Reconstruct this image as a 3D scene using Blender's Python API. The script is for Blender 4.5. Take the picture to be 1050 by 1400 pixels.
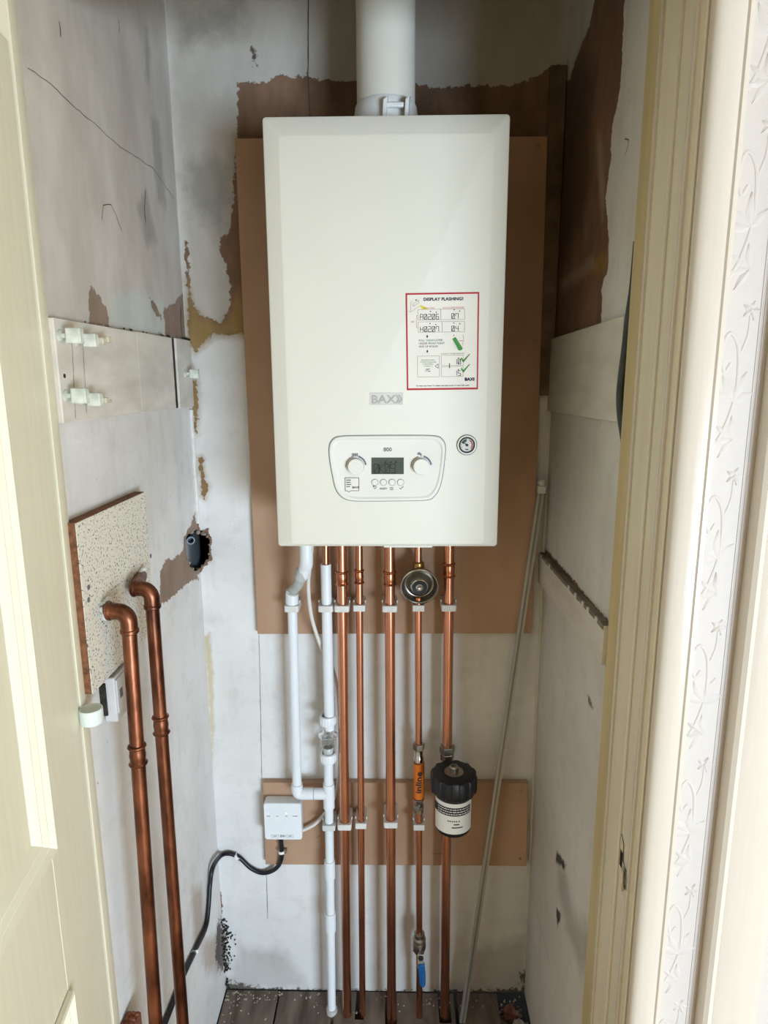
import bpy, math, random
import numpy as np
from mathutils import Vector, Matrix
for _o in list(bpy.data.objects): bpy.data.objects.remove(_o)
scene = bpy.context.scene
COL = scene.collection
random.seed(7)

# ------------------------------------------------------------------ camera
CAM = Vector((0.0, -1.468, 1.601)); YAW, PITCH, ROLL, FPX = 0.0207, 0.2017, -0.0045, 904.0
_f = Vector((-math.sin(YAW)*math.cos(PITCH), math.cos(YAW)*math.cos(PITCH), -math.sin(PITCH)))
_r = Vector((math.cos(YAW), math.sin(YAW), 0)); _u = _r.cross(_f)
_r, _u = _r*math.cos(ROLL)+_u*math.sin(ROLL), _u*math.cos(ROLL)-_r*math.sin(ROLL)
cd = bpy.data.cameras.new('camera'); cam = bpy.data.objects.new('camera', cd); COL.objects.link(cam)
cd.sensor_fit = 'VERTICAL'; cd.sensor_height = 24.0; cd.lens = FPX*24.0/1400.0; cd.clip_start = 0.02
cam.matrix_world = Matrix(((_r.x, _u.x, -_f.x, CAM.x), (_r.y, _u.y, -_f.y, CAM.y), (_r.z, _u.z, -_f.z, CAM.z), (0, 0, 0, 1)))
scene.camera = cam

# ------------------------------------------------------------------ world, lights, exposure
w = bpy.data.worlds.new('world'); scene.world = w; w.use_nodes = True
w.node_tree.nodes['Background'].inputs[0].default_value = (0.75, 0.86, 1.0, 1)
w.node_tree.nodes['Background'].inputs[1].default_value = 0.6
def area(name, loc, target, sx, sy, power, col):
    d = bpy.data.lights.new(name, 'AREA'); d.shape = 'RECTANGLE'; d.size = sx; d.size_y = sy; d.energy = power; d.color = col
    o = bpy.data.objects.new(name, d); COL.objects.link(o); o.location = loc
    o.rotation_euler = (Vector(target)-Vector(loc)).to_track_quat('-Z', 'Y').to_euler(); return o
area('window_daylight', (2.05, -3.95, .58), (2.05, 0, .58), 1.7, 1.06, 214, (0.64, 0.82, 1.0))
scene.view_settings.view_transform = 'Standard'; scene.view_settings.look = 'None'
scene.view_settings.exposure = 0.0; scene.view_settings.gamma = 1.0; scene.view_settings.use_curve_mapping = False

# ------------------------------------------------------------------ measuring helpers
XL, XR = -0.458, 0.336           # closet side walls; back wall is Y = 0, floor Z = 0
def at(px, py, ax, val):
    """the point of the plane ax = val that the photograph shows at this pixel"""
    d = _f + _r*((px-525)/FPX) + _u*((700-py)/FPX); i = 'xyz'.index(ax)
    return CAM + d*((val-CAM[i])/d[i])
def Bk(px, py, off=0.0): return at(px, py, 'y', -off)
def Lf(px, py, off=0.0): return at(px, py, 'x', XL+off)
def Rt(px, py, off=0.0): return at(px, py, 'x', XR-off)
def mpp(px, py, off): return (Bk(px+1, py, off)-Bk(px, py, off)).length

# ------------------------------------------------------------------ materials
def lin(h):
    h = h.lstrip('#'); c = [int(h[i:i+2], 16)/255 for i in (0, 2, 4)]
    return tuple(x/12.92 if x <= 0.04045 else ((x+0.055)/1.055)**2.4 for x in c)
def nn(nt, t, **kw):
    n = nt.nodes.new(t)
    for k, v in kw.items(): setattr(n, k, v)
    return n
MC = {}
def pm(name, col, rough=0.5, metal=0.0, var=0.12, scale=18.0, stretch=(1, 1, 1), bump=0.0, bscale=None, spec=0.5, col2=None, trans=0.0, ior=1.45, emit=0.0, coat=0.0, sss=0.0):
    if name in MC: return MC[name]
    m = bpy.data.materials.new(name); MC[name] = m; m.use_nodes = True; nt = m.node_tree; b = nt.nodes['Principled BSDF']
    c = lin(col) if isinstance(col, str) else col
    tc = nn(nt, 'ShaderNodeTexCoord'); mp = nn(nt, 'ShaderNodeMapping'); nt.links.new(tc.outputs['Object'], mp.inputs[0]); mp.inputs['Scale'].default_value = stretch
    ns = nn(nt, 'ShaderNodeTexNoise'); nt.links.new(mp.outputs[0], ns.inputs['Vector']); ns.inputs['Scale'].default_value = scale; ns.inputs['Detail'].default_value = 6
    rp = nn(nt, 'ShaderNodeValToRGB'); nt.links.new(ns.outputs['Fac'], rp.inputs[0])
    c2 = (lin(col2) if isinstance(col2, str) else col2) if col2 else tuple(x*(1-var) for x in c)
    ca = tuple(min(1, x*(1+var*0.4)) for x in c)
    rp.color_ramp.elements[0].position = 0.3; rp.color_ramp.elements[1].position = 0.7
    rp.color_ramp.elements[0].color = (*c2, 1); rp.color_ramp.elements[1].color = (*ca, 1)
    nt.links.new(rp.outputs[0], b.inputs['Base Color'])
    b.inputs['Roughness'].default_value = rough; b.inputs['Metallic'].default_value = metal; b.inputs['Specular IOR Level'].default_value = spec
    b.inputs['Transmission Weight'].default_value = trans; b.inputs['IOR'].default_value = ior; b.inputs['Coat Weight'].default_value = coat
    if sss: b.inputs['Subsurface Weight'].default_value = sss; b.inputs['Subsurface Radius'].default_value = (.004, .004, .004); b.inputs['Subsurface Scale'].default_value = 1
    if emit: nt.links.new(rp.outputs[0], b.inputs['Emission Color']); b.inputs['Emission Strength'].default_value = emit
    if bump:
        n2 = nn(nt, 'ShaderNodeTexNoise'); nt.links.new(mp.outputs[0], n2.inputs['Vector']); n2.inputs['Scale'].default_value = bscale or scale*3; n2.inputs['Detail'].default_value = 5
        bp = nn(nt, 'ShaderNodeBump'); bp.inputs['Strength'].default_value = bump; bp.inputs['Distance'].default_value = 0.002
        nt.links.new(n2.outputs['Fac'], bp.inputs['Height']); nt.links.new(bp.outputs[0], b.inputs['Normal'])
    return m

def wall_mat(name, base, base2, layers, rough=0.75, specks=0.55):
    """painted plaster: layers = (attribute, colour, colour2, softness in m, ragged edge in m, noise scale, opacity)"""
    m = bpy.data.materials.new(name); m.use_nodes = True; nt = m.node_tree; b = nt.nodes['Principled BSDF']; b.inputs['Roughness'].default_value = rough
    b.inputs['Specular IOR Level'].default_value = 0.3
    L = nt.links.new; tc = nn(nt, 'ShaderNodeTexCoord')
    def noise(scale, detail=5, rough_=0.55, st=(1, 1, 1)):
        mp = nn(nt, 'ShaderNodeMapping'); L(tc.outputs['Object'], mp.inputs[0]); mp.inputs['Scale'].default_value = st
        n = nn(nt, 'ShaderNodeTexNoise'); L(mp.outputs[0], n.inputs['Vector']); n.inputs['Scale'].default_value = scale; n.inputs['Detail'].default_value = detail; n.inputs['Roughness'].default_value = rough_
        return n.outputs['Fac']
    def ramp(fac, p0, p1, c0=(0, 0, 0), c1=(1, 1, 1)):
        r = nn(nt, 'ShaderNodeValToRGB'); L(fac, r.inputs[0]); e = r.color_ramp.elements
        e[0].position = p0; e[1].position = p1; e[0].color = (*c0, 1); e[1].color = (*c1, 1); return r.outputs[0]
    def mix(fac, a, c):
        x = nn(nt, 'ShaderNodeMix', data_type='RGBA'); L(fac, x.inputs[0])
        for i, v in ((6, a), (7, c)):
            if isinstance(v, tuple): x.inputs[i].default_value = (*v, 1)
            else: L(v, x.inputs[i])
        return x.outputs[2]
    def math_(op, a, c=None, clamp=False):
        x = nn(nt, 'ShaderNodeMath', operation=op); x.use_clamp = clamp
        for i, v in ((0, a), (1, c)):
            if v is None: continue
            if isinstance(v, (int, float)): x.inputs[i].default_value = v
            else: L(v, x.inputs[i])
        return x.outputs[0]
    col = ramp(noise(3.2, 6), 0.33, 0.68, lin(base2), lin(base))
    streak = ramp(noise(6, 6, 0.6, (3, 3, 0.5)), 0.55, 0.8)
    col = mix(math_('MULTIPLY', streak, 0.38), col, lin('#aea69c'))
    blot = ramp(noise(17, 8, 0.68), 0.52, 0.74)
    col = mix(math_('MULTIPLY', blot, 0.30), col, lin('#a79f96'))
    scuff = ramp(noise(9, 9, 0.75, (1, 1, 4)), 0.60, 0.70)
    col = mix(math_('MULTIPLY', scuff, 0.25), col, lin('#f0eeea'))
    sp = ramp(noise(95, 3, 0.5), 0.715, 0.75); area_ = ramp(noise(5, 3), 0.45, 0.62)
    col = mix(math_('MULTIPLY', math_('MULTIPLY', sp, area_), specks), col, lin('#4a4440'))
    height = noise(55, 6)
    hgt = math_('MULTIPLY', height, 0.35)
    for (an, c1, c2, soft, rag, sc, op) in layers:
        a = nn(nt, 'ShaderNodeAttribute', attribute_name=an)
        n = math_('MULTIPLY', math_('SUBTRACT', noise(sc, 8, 0.65), 0.5), rag*4)
        s = math_('ADD', math_('MULTIPLY', a.outputs['Fac'], -1.0), n)          # > 0 inside
        fac = math_('MULTIPLY', math_('ADD', math_('DIVIDE', s, 2*soft), 0.5, True), op, True)
        lay = ramp(noise(14, 7, 0.6, (1, 1, 0.45)), 0.35, 0.7, lin(c2), lin(c1))
        col = mix(fac, col, lay)
        if soft < 0.006: hgt = math_('SUBTRACT', hgt, math_('MULTIPLY', fac, 0.7))
    L(col, b.inputs['Base Color'])
    bp = nn(nt, 'ShaderNodeBump'); bp.inputs['Strength'].default_value = 0.45; bp.inputs['Distance'].default_value = 0.0025; L(hgt, bp.inputs['Height']); L(bp.outputs[0], b.inputs['Normal'])
    return m

WHITE = lambda: pm('white_plastic', '#e9e8e3', 0.4, var=0.05)
M_CASE = pm('boiler_enamel', '#dedace', 0.5, var=0.015, scale=6, spec=0.5)
M_PANEL = pm('control_plastic', '#e2dfd7', 0.38, var=0.02)
M_WHITE = WHITE()
M_PVC = pm('white_pvc_pipe', '#e4e6e8', 0.35, var=0.05, scale=40, stretch=(1, 1, .2))
M_CLIP = pm('clip_plastic', '#d8d5cf', 0.45, var=0.06, scale=60)
M_CLIPY = pm('clip_plastic_aged', '#d6d8cc', 0.4, var=0.25, scale=60, col2='#a8ab9c')
M_GREYH = pm('grey_hose', '#b9bcb8', 0.35, var=0.15, scale=60)
M_INK = pm('black_ink', '#232327', 0.6, var=0.1)
M_NAVY = pm('navy_ink', '#2a2c44', 0.6, var=0.1)
M_GREYINK = pm('grey_ink', '#6f7074', 0.6, var=0.1)
M_BROWNINK = pm('brown_ink', '#8b6f5c', 0.6, var=0.1)
M_RED = pm('red_border', '#b3202f', 0.45, var=0.08)
M_REDINK = pm('red_ink', '#c4553c', 0.6, var=0.1)
M_GREEN = pm('green_ink', '#3f8b3d', 0.6, var=0.1)
M_YELL = pm('yellow_ink', '#e6cf4a', 0.6, var=0.1)
M_LABEL = pm('label_paper', '#e6e0d6', 0.4, var=0.02)
M_LCD = pm('display_glass', '#4f5851', 0.15, var=0.1, scale=60)
M_BADGE = pm('badge_grey', '#bcb8b4', 0.35, var=0.08, metal=0.3)
M_BLACK = pm('black_plastic', '#15161a', 0.42, var=0.15, bump=0.1)
M_BLACKC = pm('black_cable', '#14171a', 0.4, var=0.15)
M_CHROME = pm('chrome', '#c9c9c6', 0.16, 1.0, var=0.1, scale=40)
M_STEEL = pm('plated_brass', '#a5a198', 0.3, 1.0, var=0.25, scale=70)
M_DCHROME = pm('dark_chrome', '#a8a198', 0.33, 1.0, var=0.3, scale=30)
M_COPPER = pm('new_copper', '#d59a7e', 0.27, 1.0, var=0.3, scale=9, stretch=(2, 2, .6), col2='#b87c60')
M_COPPERO = pm('aged_copper', '#9a634a', 0.36, 1.0, scale=26, stretch=(1.5, 1.5, .5), col2='#4a2e24', bump=0.2)
M_COPPERJ = pm('copper_fitting', '#c47f5c', 0.25, 1.0, var=0.5, scale=60)
M_BRASS = pm('brass', '#a98a52', 0.3, 1.0, var=0.3, scale=60)
M_ORANGE = pm('orange_sleeve', '#d9731f', 0.35, var=0.1)
M_BLUE = pm('blue_vinyl', '#1b5c9e', 0.35, var=0.15)
M_MDF = pm('mdf_board', '#bd9b80', 0.7, scale=5, col2='#a07d63', bump=0.05, bscale=120, stretch=(1, 1, .5))
M_MDFE = pm('mdf_edge', '#8f6a52', 0.8, var=0.2, scale=60)
M_CHIP = pm('chipboard_edge', '#8a5a3c', 0.85, scale=120, col2='#5c3a26', bump=0.6, bscale=200)
M_CREAM = pm('cream_gloss_door', '#e7dfc6', 0.38, var=0.05, scale=14, stretch=(8, 8, .5), bump=0.12, bscale=60)
M_MOULD = pm('cream_moulding_lit', '#f1ebd6', 0.25, var=0.03, scale=14)  # door cream made lighter to stand for light caught by the moulding
M_JAMB = pm('magnolia_gloss_jamb', '#e3d8c0', 0.42, var=0.06, scale=10, stretch=(4, 4, .4), bump=0.08, bscale=40)
M_JAMBY = pm('yellowed_jamb', '#cdb98a', 0.4, var=0.12, scale=10, stretch=(4, 4, .4), bump=0.15, bscale=60)
M_ARCH = pm('white_gloss_architrave', '#d9cfc2', 0.22, var=0.03, scale=12, stretch=(6, 6, .4), bump=0.1, bscale=50)
M_PAPER = pm('embossed_wallpaper', '#cdc4bd', 0.55, var=0.03, scale=30, bump=0.05, bscale=300)
M_ALU = pm('grey_aluminium', '#b9bab6', 0.4, 0.45, var=0.15, scale=30, stretch=(1, 1, .1))
M_GLASSY = pm('clear_plastic', '#e8ecea', 0.12, trans=0.85, var=0.02, ior=1.3)
M_GREENH = pm('dark_green_paint', '#39423f', 0.4, scale=40, col2='#2a3130', var=.2)
M_BATTEN = pm('painted_batten_wood', '#dcd4c9', 0.55, scale=9, col2='#c6bdb2', stretch=(1, 1, 3), bump=0.2, bscale=30)
M_BATTEN2 = pm('painted_batten_wood_right', '#d6cfc3', 0.55, scale=9, col2='#c9c1b4', stretch=(1, 1, 3), bump=0.15, bscale=30)
M_RAWWOOD = pm('weathered_wood', '#8d8172', 0.85, scale=40, col2='#5d5145', stretch=(1, .25, 1), bump=0.5)
M_CRACK = pm('crack_dirt', '#5a5047', 0.9, var=0.4, scale=90)
M_DIRT = pm('corner_grime', '#191612', 0.95, scale=60, col2='#3d352c', bump=0.8)
M_CAULK = pm('old_caulk', '#e2ded8', 0.6, var=0.15, scale=60, bump=0.3)
M_FLOOR = pm('dusty_floor_board', '#83766a', 0.9, scale=16, col2='#54483f', stretch=(2, .35, 2), bump=0.35, bscale=40)
M_VOID = pm('dark_underfloor', '#1d1814', 0.95, var=0.3)
M_BRICK = pm('broken_brick', '#9c5f45', 0.95, scale=50, col2='#5e3a2c', bump=0.8)
M_MORTAR = pm('mortar_lump', '#b5a698', 0.95, scale=60, col2='#8c7c6d', bump=0.8)
M_SPRUCE = None

# speckled laminate
def speckle_mat():
    m = bpy.data.materials.new('speckled_laminate'); m.use_nodes = True; nt = m.node_tree; b = nt.nodes['Principled BSDF']; L = nt.links.new
    tc = nn(nt, 'ShaderNodeTexCoord'); n = nn(nt, 'ShaderNodeTexNoise'); L(tc.outputs['Object'], n.inputs['Vector']); n.inputs['Scale'].default_value = 270; n.inputs['Detail'].default_value = 2.5
    r = nn(nt, 'ShaderNodeValToRGB'); L(n.outputs['Fac'], r.inputs[0]); e = r.color_ramp.elements
    e[0].position = 0.355; e[0].color = (*lin('#5a5a52'), 1); e[1].position = 0.42; e[1].color = (*lin('#e3dccd'), 1)
    L(r.outputs[0], b.inputs['Base Color']); b.inputs['Roughness'].default_value = 0.35; return m
M_SPECK = speckle_mat()

# ------------------------------------------------------------------ mesh building
class MB:
    def __init__(s): s.v = []; s.f = []
    def add(s, vs, fs):
        o = len(s.v); s.v += [tuple(p) for p in vs]; s.f += [tuple(i+o for i in f) for f in fs]; return s
    def box(s, a, b):
        (x0, y0, z0), (x1, y1, z1) = [tuple(min(p, q) for p, q in zip(a, b)), tuple(max(p, q) for p, q in zip(a, b))]
        return s.add([(x0, y0, z0), (x1, y0, z0), (x1, y1, z0), (x0, y1, z0), (x0, y0, z1), (x1, y0, z1), (x1, y1, z1), (x0, y1, z1)],
                     [(0, 3, 2, 1), (4, 5, 6, 7), (0, 1, 5, 4), (1, 2, 6, 5), (2, 3, 7, 6), (3, 0, 4, 7)])
    def prism(s, pts, vec):
        pts = [Vector(p) for p in pts]; vec = Vector(vec); n = len(pts)
        nrm = Vector((0, 0, 0))
        for i in range(n): nrm += (pts[i]-pts[0]).cross(pts[(i+1) % n]-pts[0])
        if nrm.dot(vec) < 0: pts = pts[::-1]
        return s.add(pts+[p+vec for p in pts], [tuple(range(n-1, -1, -1)), tuple(range(n, 2*n))]+[(i, (i+1) % n, n+(i+1) % n, n+i) for i in range(n)])
    def tube(s, pts, r, n=16, caps=True, flat=1.0):
        pts = [Vector(p) for p in pts]; rs = r if isinstance(r, (list, tuple)) else [r]*len(pts)
        T = [(pts[min(i+1, len(pts)-1)]-pts[max(i-1, 0)]).normalized() for i in range(len(pts))]
        a = Vector((0, 1, 0)) if abs(T[0].y) < 0.9 else Vector((1, 0, 0))
        N = (a-T[0]*a.dot(T[0])).normalized(); vs = []
        for i, p in enumerate(pts):
            N = (N-T[i]*N.dot(T[i])).normalized(); Bn = T[i].cross(N)
            vs += [p+(N*math.cos(2*math.pi*k/n)*flat+Bn*math.sin(2*math.pi*k/n))*rs[i] for k in range(n)]
        fs = [(i*n+k, i*n+(k+1) % n, (i+1)*n+(k+1) % n, (i+1)*n+k) for i in range(len(pts)-1) for k in range(n)]
        if caps: fs += [tuple(range(n-1, -1, -1)), tuple(range((len(pts)-1)*n, len(pts)*n))]
        return s.add(vs, fs)
    def lathe(s, prof, org, ax=(0, 0, 1), n=32, caps=True, a0=0.0):
        ax = Vector(ax).normalized(); org = Vector(org); a = Vector((1, 0, 0)) if abs(ax.x) < 0.9 else Vector((0, 1, 0))
        N = (a-ax*a.dot(ax)).normalized(); Bn = ax.cross(N); vs = []
        for (r, h) in prof: vs += [org+ax*h+(N*math.cos(a0+2*math.pi*k/n)+Bn*math.sin(a0+2*math.pi*k/n))*max(r, 1e-5) for k in range(n)]
        fs = [(i*n+k, i*n+(k+1) % n, (i+1)*n+(k+1) % n, (i+1)*n+k) for i in range(len(prof)-1) for k in range(n)]
        if caps: fs += [tuple(range(n-1, -1, -1)), tuple(range((len(prof)-1)*n, len(prof)*n))]
        return s.add(vs, fs)
    def loft(s, loops, c0=True, c1=True):
        n = len(loops[0]); vs = [p for l in loops for p in l]
        fs = [(i*n+k, i*n+(k+1) % n, (i+1)*n+(k+1) % n, (i+1)*n+k) for i in range(len(loops)-1) for k in range(n)]
        if c0: fs.append(tuple(range(n-1, -1, -1)))
        if c1: fs.append(tuple(range((len(loops)-1)*n, len(loops)*n)))
        return s.add(vs, fs)
def catmull(P, k=10):
    P = [Vector(p) for p in P]; out = []
    for i in range(len(P)-1):
        p0, p1, p2, p3 = P[max(i-1, 0)], P[i], P[i+1], P[min(i+2, len(P)-1)]
        for j in range(k):
            t = j/k; out.append(0.5*((2*p1)+(p2-p0)*t+(2*p0-5*p1+4*p2-p3)*t*t+(3*p1-p0-3*p2+p3)*t**3))
    return out+[P[-1]]
def meta(o, label=None, cat=None, group=None, kind=None):
    for k, v in (('label', label), ('category', cat), ('group', group), ('kind', kind)):
        if v: o[k] = v
    return o
ROOT = {}
def rootloc(o):
    while o.parent: o = o.parent
    return o.location
def thing(name, loc, label, cat, group=None, kind=None):
    o = bpy.data.objects.new(name, None); COL.objects.link(o); o.location = loc; o.empty_display_size = 0.05
    return meta(o, label, cat, group, kind)
def put(name, mb, mat, parent=None, loc=None, smooth=35, bevel=0.0, label=None, cat=None, group=None, kind=None, seg=2):
    """a mesh built in world coordinates becomes an object whose origin is loc (or its parent thing's base)"""
    base = Vector(rootloc(parent)) if parent else Vector(loc or (0, 0, 0))
    me = bpy.data.meshes.new(name); me.from_pydata([(x-base.x, y-base.y, z-base.z) for x, y, z in mb.v], [], mb.f); me.update()
    if smooth:
        me.polygons.foreach_set('use_smooth', [True]*len(me.polygons)); me.set_sharp_from_angle(angle=math.radians(smooth))
    me.materials.append(mat)
    o = bpy.data.objects.new(name, me); COL.objects.link(o)
    if parent: o.parent = parent
    else: o.location = base
    if bevel:
        b = o.modifiers.new('bevel', 'BEVEL'); b.width = bevel; b.segments = seg; b.limit_method = 'ANGLE'; b.angle_limit = math.radians(40)
    return meta(o, label, cat, group, kind)
# lettering -----------------------------------------------------------
TC = {}
def glyphs(body):
    if body not in TC:
        c = bpy.data.curves.new('t', 'FONT'); c.body = body; c.resolution_u = 2; o = bpy.data.objects.new('t', c)
        me = o.to_mesh(); vs = [(v.co.x, v.co.y) for v in me.vertices]; fs = [tuple(p.vertices) for p in me.polygons]
        o.to_mesh_clear(); bpy.data.objects.remove(o); bpy.data.curves.remove(c)
        xs = [v[0] for v in vs]; TC[body] = (vs, fs, min(xs), max(xs))
    return TC[body]
def text(mb, body, h, fn, align='L', width=None, bold=0.0, sub=0):
    """fn maps (u right, v up) in metres to 3D; h = capital height"""
    vs, fs, x0, x1 = glyphs(body); vs, fs = list(vs), [(f[0], f[i], f[i+1]) for f in fs for i in range(1, len(f)-1)]
    for _ in range(sub):                                        # finer triangles so the print follows a curved surface
        nf = []
        for a, b, c in fs:
            n = len(vs); vs += [((vs[p][0]+vs[q][0])/2, (vs[p][1]+vs[q][1])/2) for p, q in ((a, b), (b, c), (c, a))]
            nf += [(a, n, n+2), (n, b, n+1), (n+2, n+1, c), (n, n+1, n+2)]
        fs = nf
    k = h/0.69; kx = k if width is None else width/(x1-x0)
    off = {'L': x0, 'C': (x0+x1)/2, 'R': x1}[align]
    for j, (dx, dy) in enumerate([(0, 0)] if not bold else [(-bold, 0), (bold, 0), (0, bold), (0, -bold)]):
        mb.add([Vector(fn((x-off)*kx+dx, y*k+dy))-Vector((0, 3e-5*j, 0)) for x, y in vs], fs)
def quadline(mb, a, b, wd, fn):
    d = Vector((b[0]-a[0], b[1]-a[1])); n = Vector((-d.y, d.x)).normalized()*wd/2; e = d.normalized()*wd*0.0
    mb.add([fn(a[0]-n.x-e.x, a[1]-n.y-e.y), fn(b[0]-n.x+e.x, b[1]-n.y+e.y), fn(b[0]+n.x+e.x, b[1]+n.y+e.y), fn(a[0]+n.x-e.x, a[1]+n.y-e.y)], [(0, 1, 2, 3)])
SEG = {'A': 'abcefg', 'H': 'bcefg', '0': 'abcdef/', '2': 'abged', '6': 'acdefg', '7': 'abcf', '4': 'bcfg', '1': 'bc', '5': 'acdfg', '9': 'abcdfg', 'K': 'efK'}
def seven(mb, s, x, y, h, wd, fn, adv=1.5):
    cw = h*0.52
    S = {'a': ((0, h), (cw, h)), 'b': ((cw, h/2), (cw, h)), 'c': ((cw, 0), (cw, h/2)), 'd': ((0, 0), (cw, 0)), 'e': ((0, 0), (0, h/2)), 'f': ((0, h/2), (0, h)), 'g': ((0, h/2), (cw, h/2)), '/': ((cw*.15, h*.1), (cw*.85, h*.9))}
    for ch in s:
        if ch == '.': 
            quadline(mb, (x-cw*.35, 0+y), (x-cw*.2, 0+y), wd*1.6, fn); continue
        for g in SEG[ch]:
            if g == 'K':
                for a, b in (((0, h/2), (cw, h)), ((0, h/2), (cw, 0))): quadline(mb, (a[0]+x, a[1]+y), (b[0]+x, b[1]+y), wd, fn)
            else:
                a, b = S[g]; quadline(mb, (a[0]+x, a[1]+y), (b[0]+x, b[1]+y), wd, fn)
        x += cw*adv
def rrect(x0, x1, z0, z1, r, n=6):
    P = []
    for cx, cz, a in ((x1-r, z1-r, 0), (x0+r, z1-r, 90), (x0+r, z0+r, 180), (x1-r, z0+r, 270)):
        P += [(cx+r*math.cos(math.radians(a+90*i/n)), cz+r*math.sin(math.radians(a+90*i/n))) for i in range(n+1)]
    return P

# ------------------------------------------------------------------ walls with paint layers
def sdf(poly, U, V):
    P = np.array(poly); n = len(P); D = np.full(U.shape, 1e9); ins = np.zeros(U.shape, bool)
    for i in range(n):
        a, b = P[i], P[(i+1) % n]; e = b-a; wx, wy = U-a[0], V-a[1]
        t = np.clip((wx*e[0]+wy*e[1])/max(e@e, 1e-12), 0, 1); D = np.minimum(D, np.hypot(wx-t*e[0], wy-t*e[1]))
        c = ((a[1] > V) != (b[1] > V)); ins ^= c & (U < (b[0]-a[0])*(V-a[1])/((b[1]-a[1]) or 1e-12)+a[0])
    return np.where(ins, -D, D)
def wall(name, us, vs, to3, masks, mat, label, holes=(), flip=False):
    U, V = np.meshgrid(us, vs); nu, nv = len(us), len(vs)
    keep = np.ones((nv-1, nu-1), bool); cu, cv = (U[:-1, :-1]+U[1:, 1:])/2, (V[:-1, :-1]+V[1:, 1:])/2
    for h in holes: keep &= sdf(h, cu, cv) > 0
    verts = [to3(a, b) for a, b in zip(U.ravel(), V.ravel())]
    fs = []
    for j in range(nv-1):
        for i in range(nu-1):
            if keep[j, i]:
                q = (j*nu+i, j*nu+i+1, (j+1)*nu+i+1, (j+1)*nu+i); fs.append(q[::-1] if flip else q)
    me = bpy.data.meshes.new(name); me.from_pydata(verts, [], fs); me.update()
    for an, polys in masks.items():
        d = np.full(U.shape, 9.0)
        for p in polys: d = np.minimum(d, sdf(p, U, V))
        me.attributes.new(an, 'FLOAT', 'POINT').data.foreach_set('value', d.ravel().astype(np.float32))
    me.materials.append(mat)
    o = bpy.data.objects.new(name, me); COL.objects.link(o)
    return meta(o, label, 'wall', kind='structure')
def ticks(a, b, step, fine=()):
    t = list(np.arange(a, b, step))+[b]
    for f0, f1, st in fine: t = [x for x in t if x < f0 or x > f1]+list(np.arange(f0, f1, st))
    return np.array(sorted(set(np.round(t, 5))))
CEIL = 2.62; YF = -0.60                      # closet ceiling and inner end of the side walls
bk = lambda P: [(Bk(*p).x, Bk(*p).z) for p in P]
lf = lambda P: [(Lf(*p).y, Lf(*p).z) for p in P]
rt = lambda P: [(Rt(*p).y, Rt(*p).z) for p in P]
hole_px = [(253.6, 737), (256.7, 731), (260, 727), (266, 723), (272, 726), (276, 725), (282, 728), (285, 734), (287, 741), (286, 751), (287, 757), (285, 764), (280, 769), (277, 774), (272, 778), (269, 781), (264, 780), (259, 773), (257, 767), (255, 760), (254, 748)]
hole_b, hole_l = bk(hole_px), lf(hole_px)
hole_ring_px = [(250, 737), (255, 728), (259, 722), (263, 712), (266, 700), (268, 714), (273, 722), (284, 724), (289, 735), (289, 765), (281, 774), (272, 784), (266, 793), (261, 788), (256, 775), (252, 758)]
back_masks = {
 'bare': [bk([(325, 113), (345, 112), (362, 112), (385, 102), (400, 106), (420, 103), (440, 110), (490, 112), (565, 113), (600, 121), (650, 116), (700, 118), (735, 104), (758, 90), (768, 92), (800, 95), (790, 300), (770, 480), (700, 470), (500, 460), (400, 458), (333, 456), (310, 458), (291, 456), (278, 466), (268, 482), (258, 470), (256, 400), (252, 328), (257, 330), (260, 398), (263, 415), (274, 432), (288, 436), (302, 442), (310, 430), (315, 411), (314, 385), (310, 367), (303, 350), (298, 333), (306, 325), (315, 309), (319, 267), (324, 192)]),
          bk([(262, 520), (269, 520), (271, 560), (269, 595), (265, 590)]), bk([(272, 626), (277, 624), (279, 655), (284, 662), (280, 682), (275, 678)]),
          bk(hole_ring_px), bk([(296, 1230), (301, 1215), (304, 1240), (302, 1256), (297, 1256)])],
 'ochre': [bk([(257, 385), (263, 415), (276, 434), (302, 446), (312, 432), (322, 415), (330, 400), (345, 460), (291, 458), (268, 484), (256, 470)]), bk([(262, 520), (269, 520), (271, 560), (269, 595), (265, 590)]), bk([(272, 626), (277, 624), (279, 655), (284, 662), (280, 682), (275, 678)])],
 'tan': [bk([(279, 870), (287, 865), (291, 920), (292, 1000), (289, 1050), (286, 960)])],
 'old': [[(XL-.01, Bk(300, 455).z), (XR+.01, Bk(300, 455).z), (XR+.01, 2.7), (XL-.01, 2.7)]],
 'smear': [bk([(258, 222), (300, 218), (322, 220), (318, 265), (314, 305), (298, 322), (285, 300), (262, 290)]), bk([(245, 20), (330, 0), (330, 45), (270, 58), (250, 68)])],
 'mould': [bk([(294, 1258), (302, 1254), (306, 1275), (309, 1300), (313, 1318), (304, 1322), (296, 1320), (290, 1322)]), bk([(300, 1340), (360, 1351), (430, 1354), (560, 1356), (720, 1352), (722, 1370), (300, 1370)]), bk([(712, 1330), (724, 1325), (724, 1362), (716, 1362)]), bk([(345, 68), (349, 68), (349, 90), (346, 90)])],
 'grime': [bk([(330, 1295), (390, 1300), (420, 1350), (300, 1356)]), bk([(640, 1300), (720, 1280), (722, 1360), (560, 1362), (640, 1340)])],
}
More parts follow.
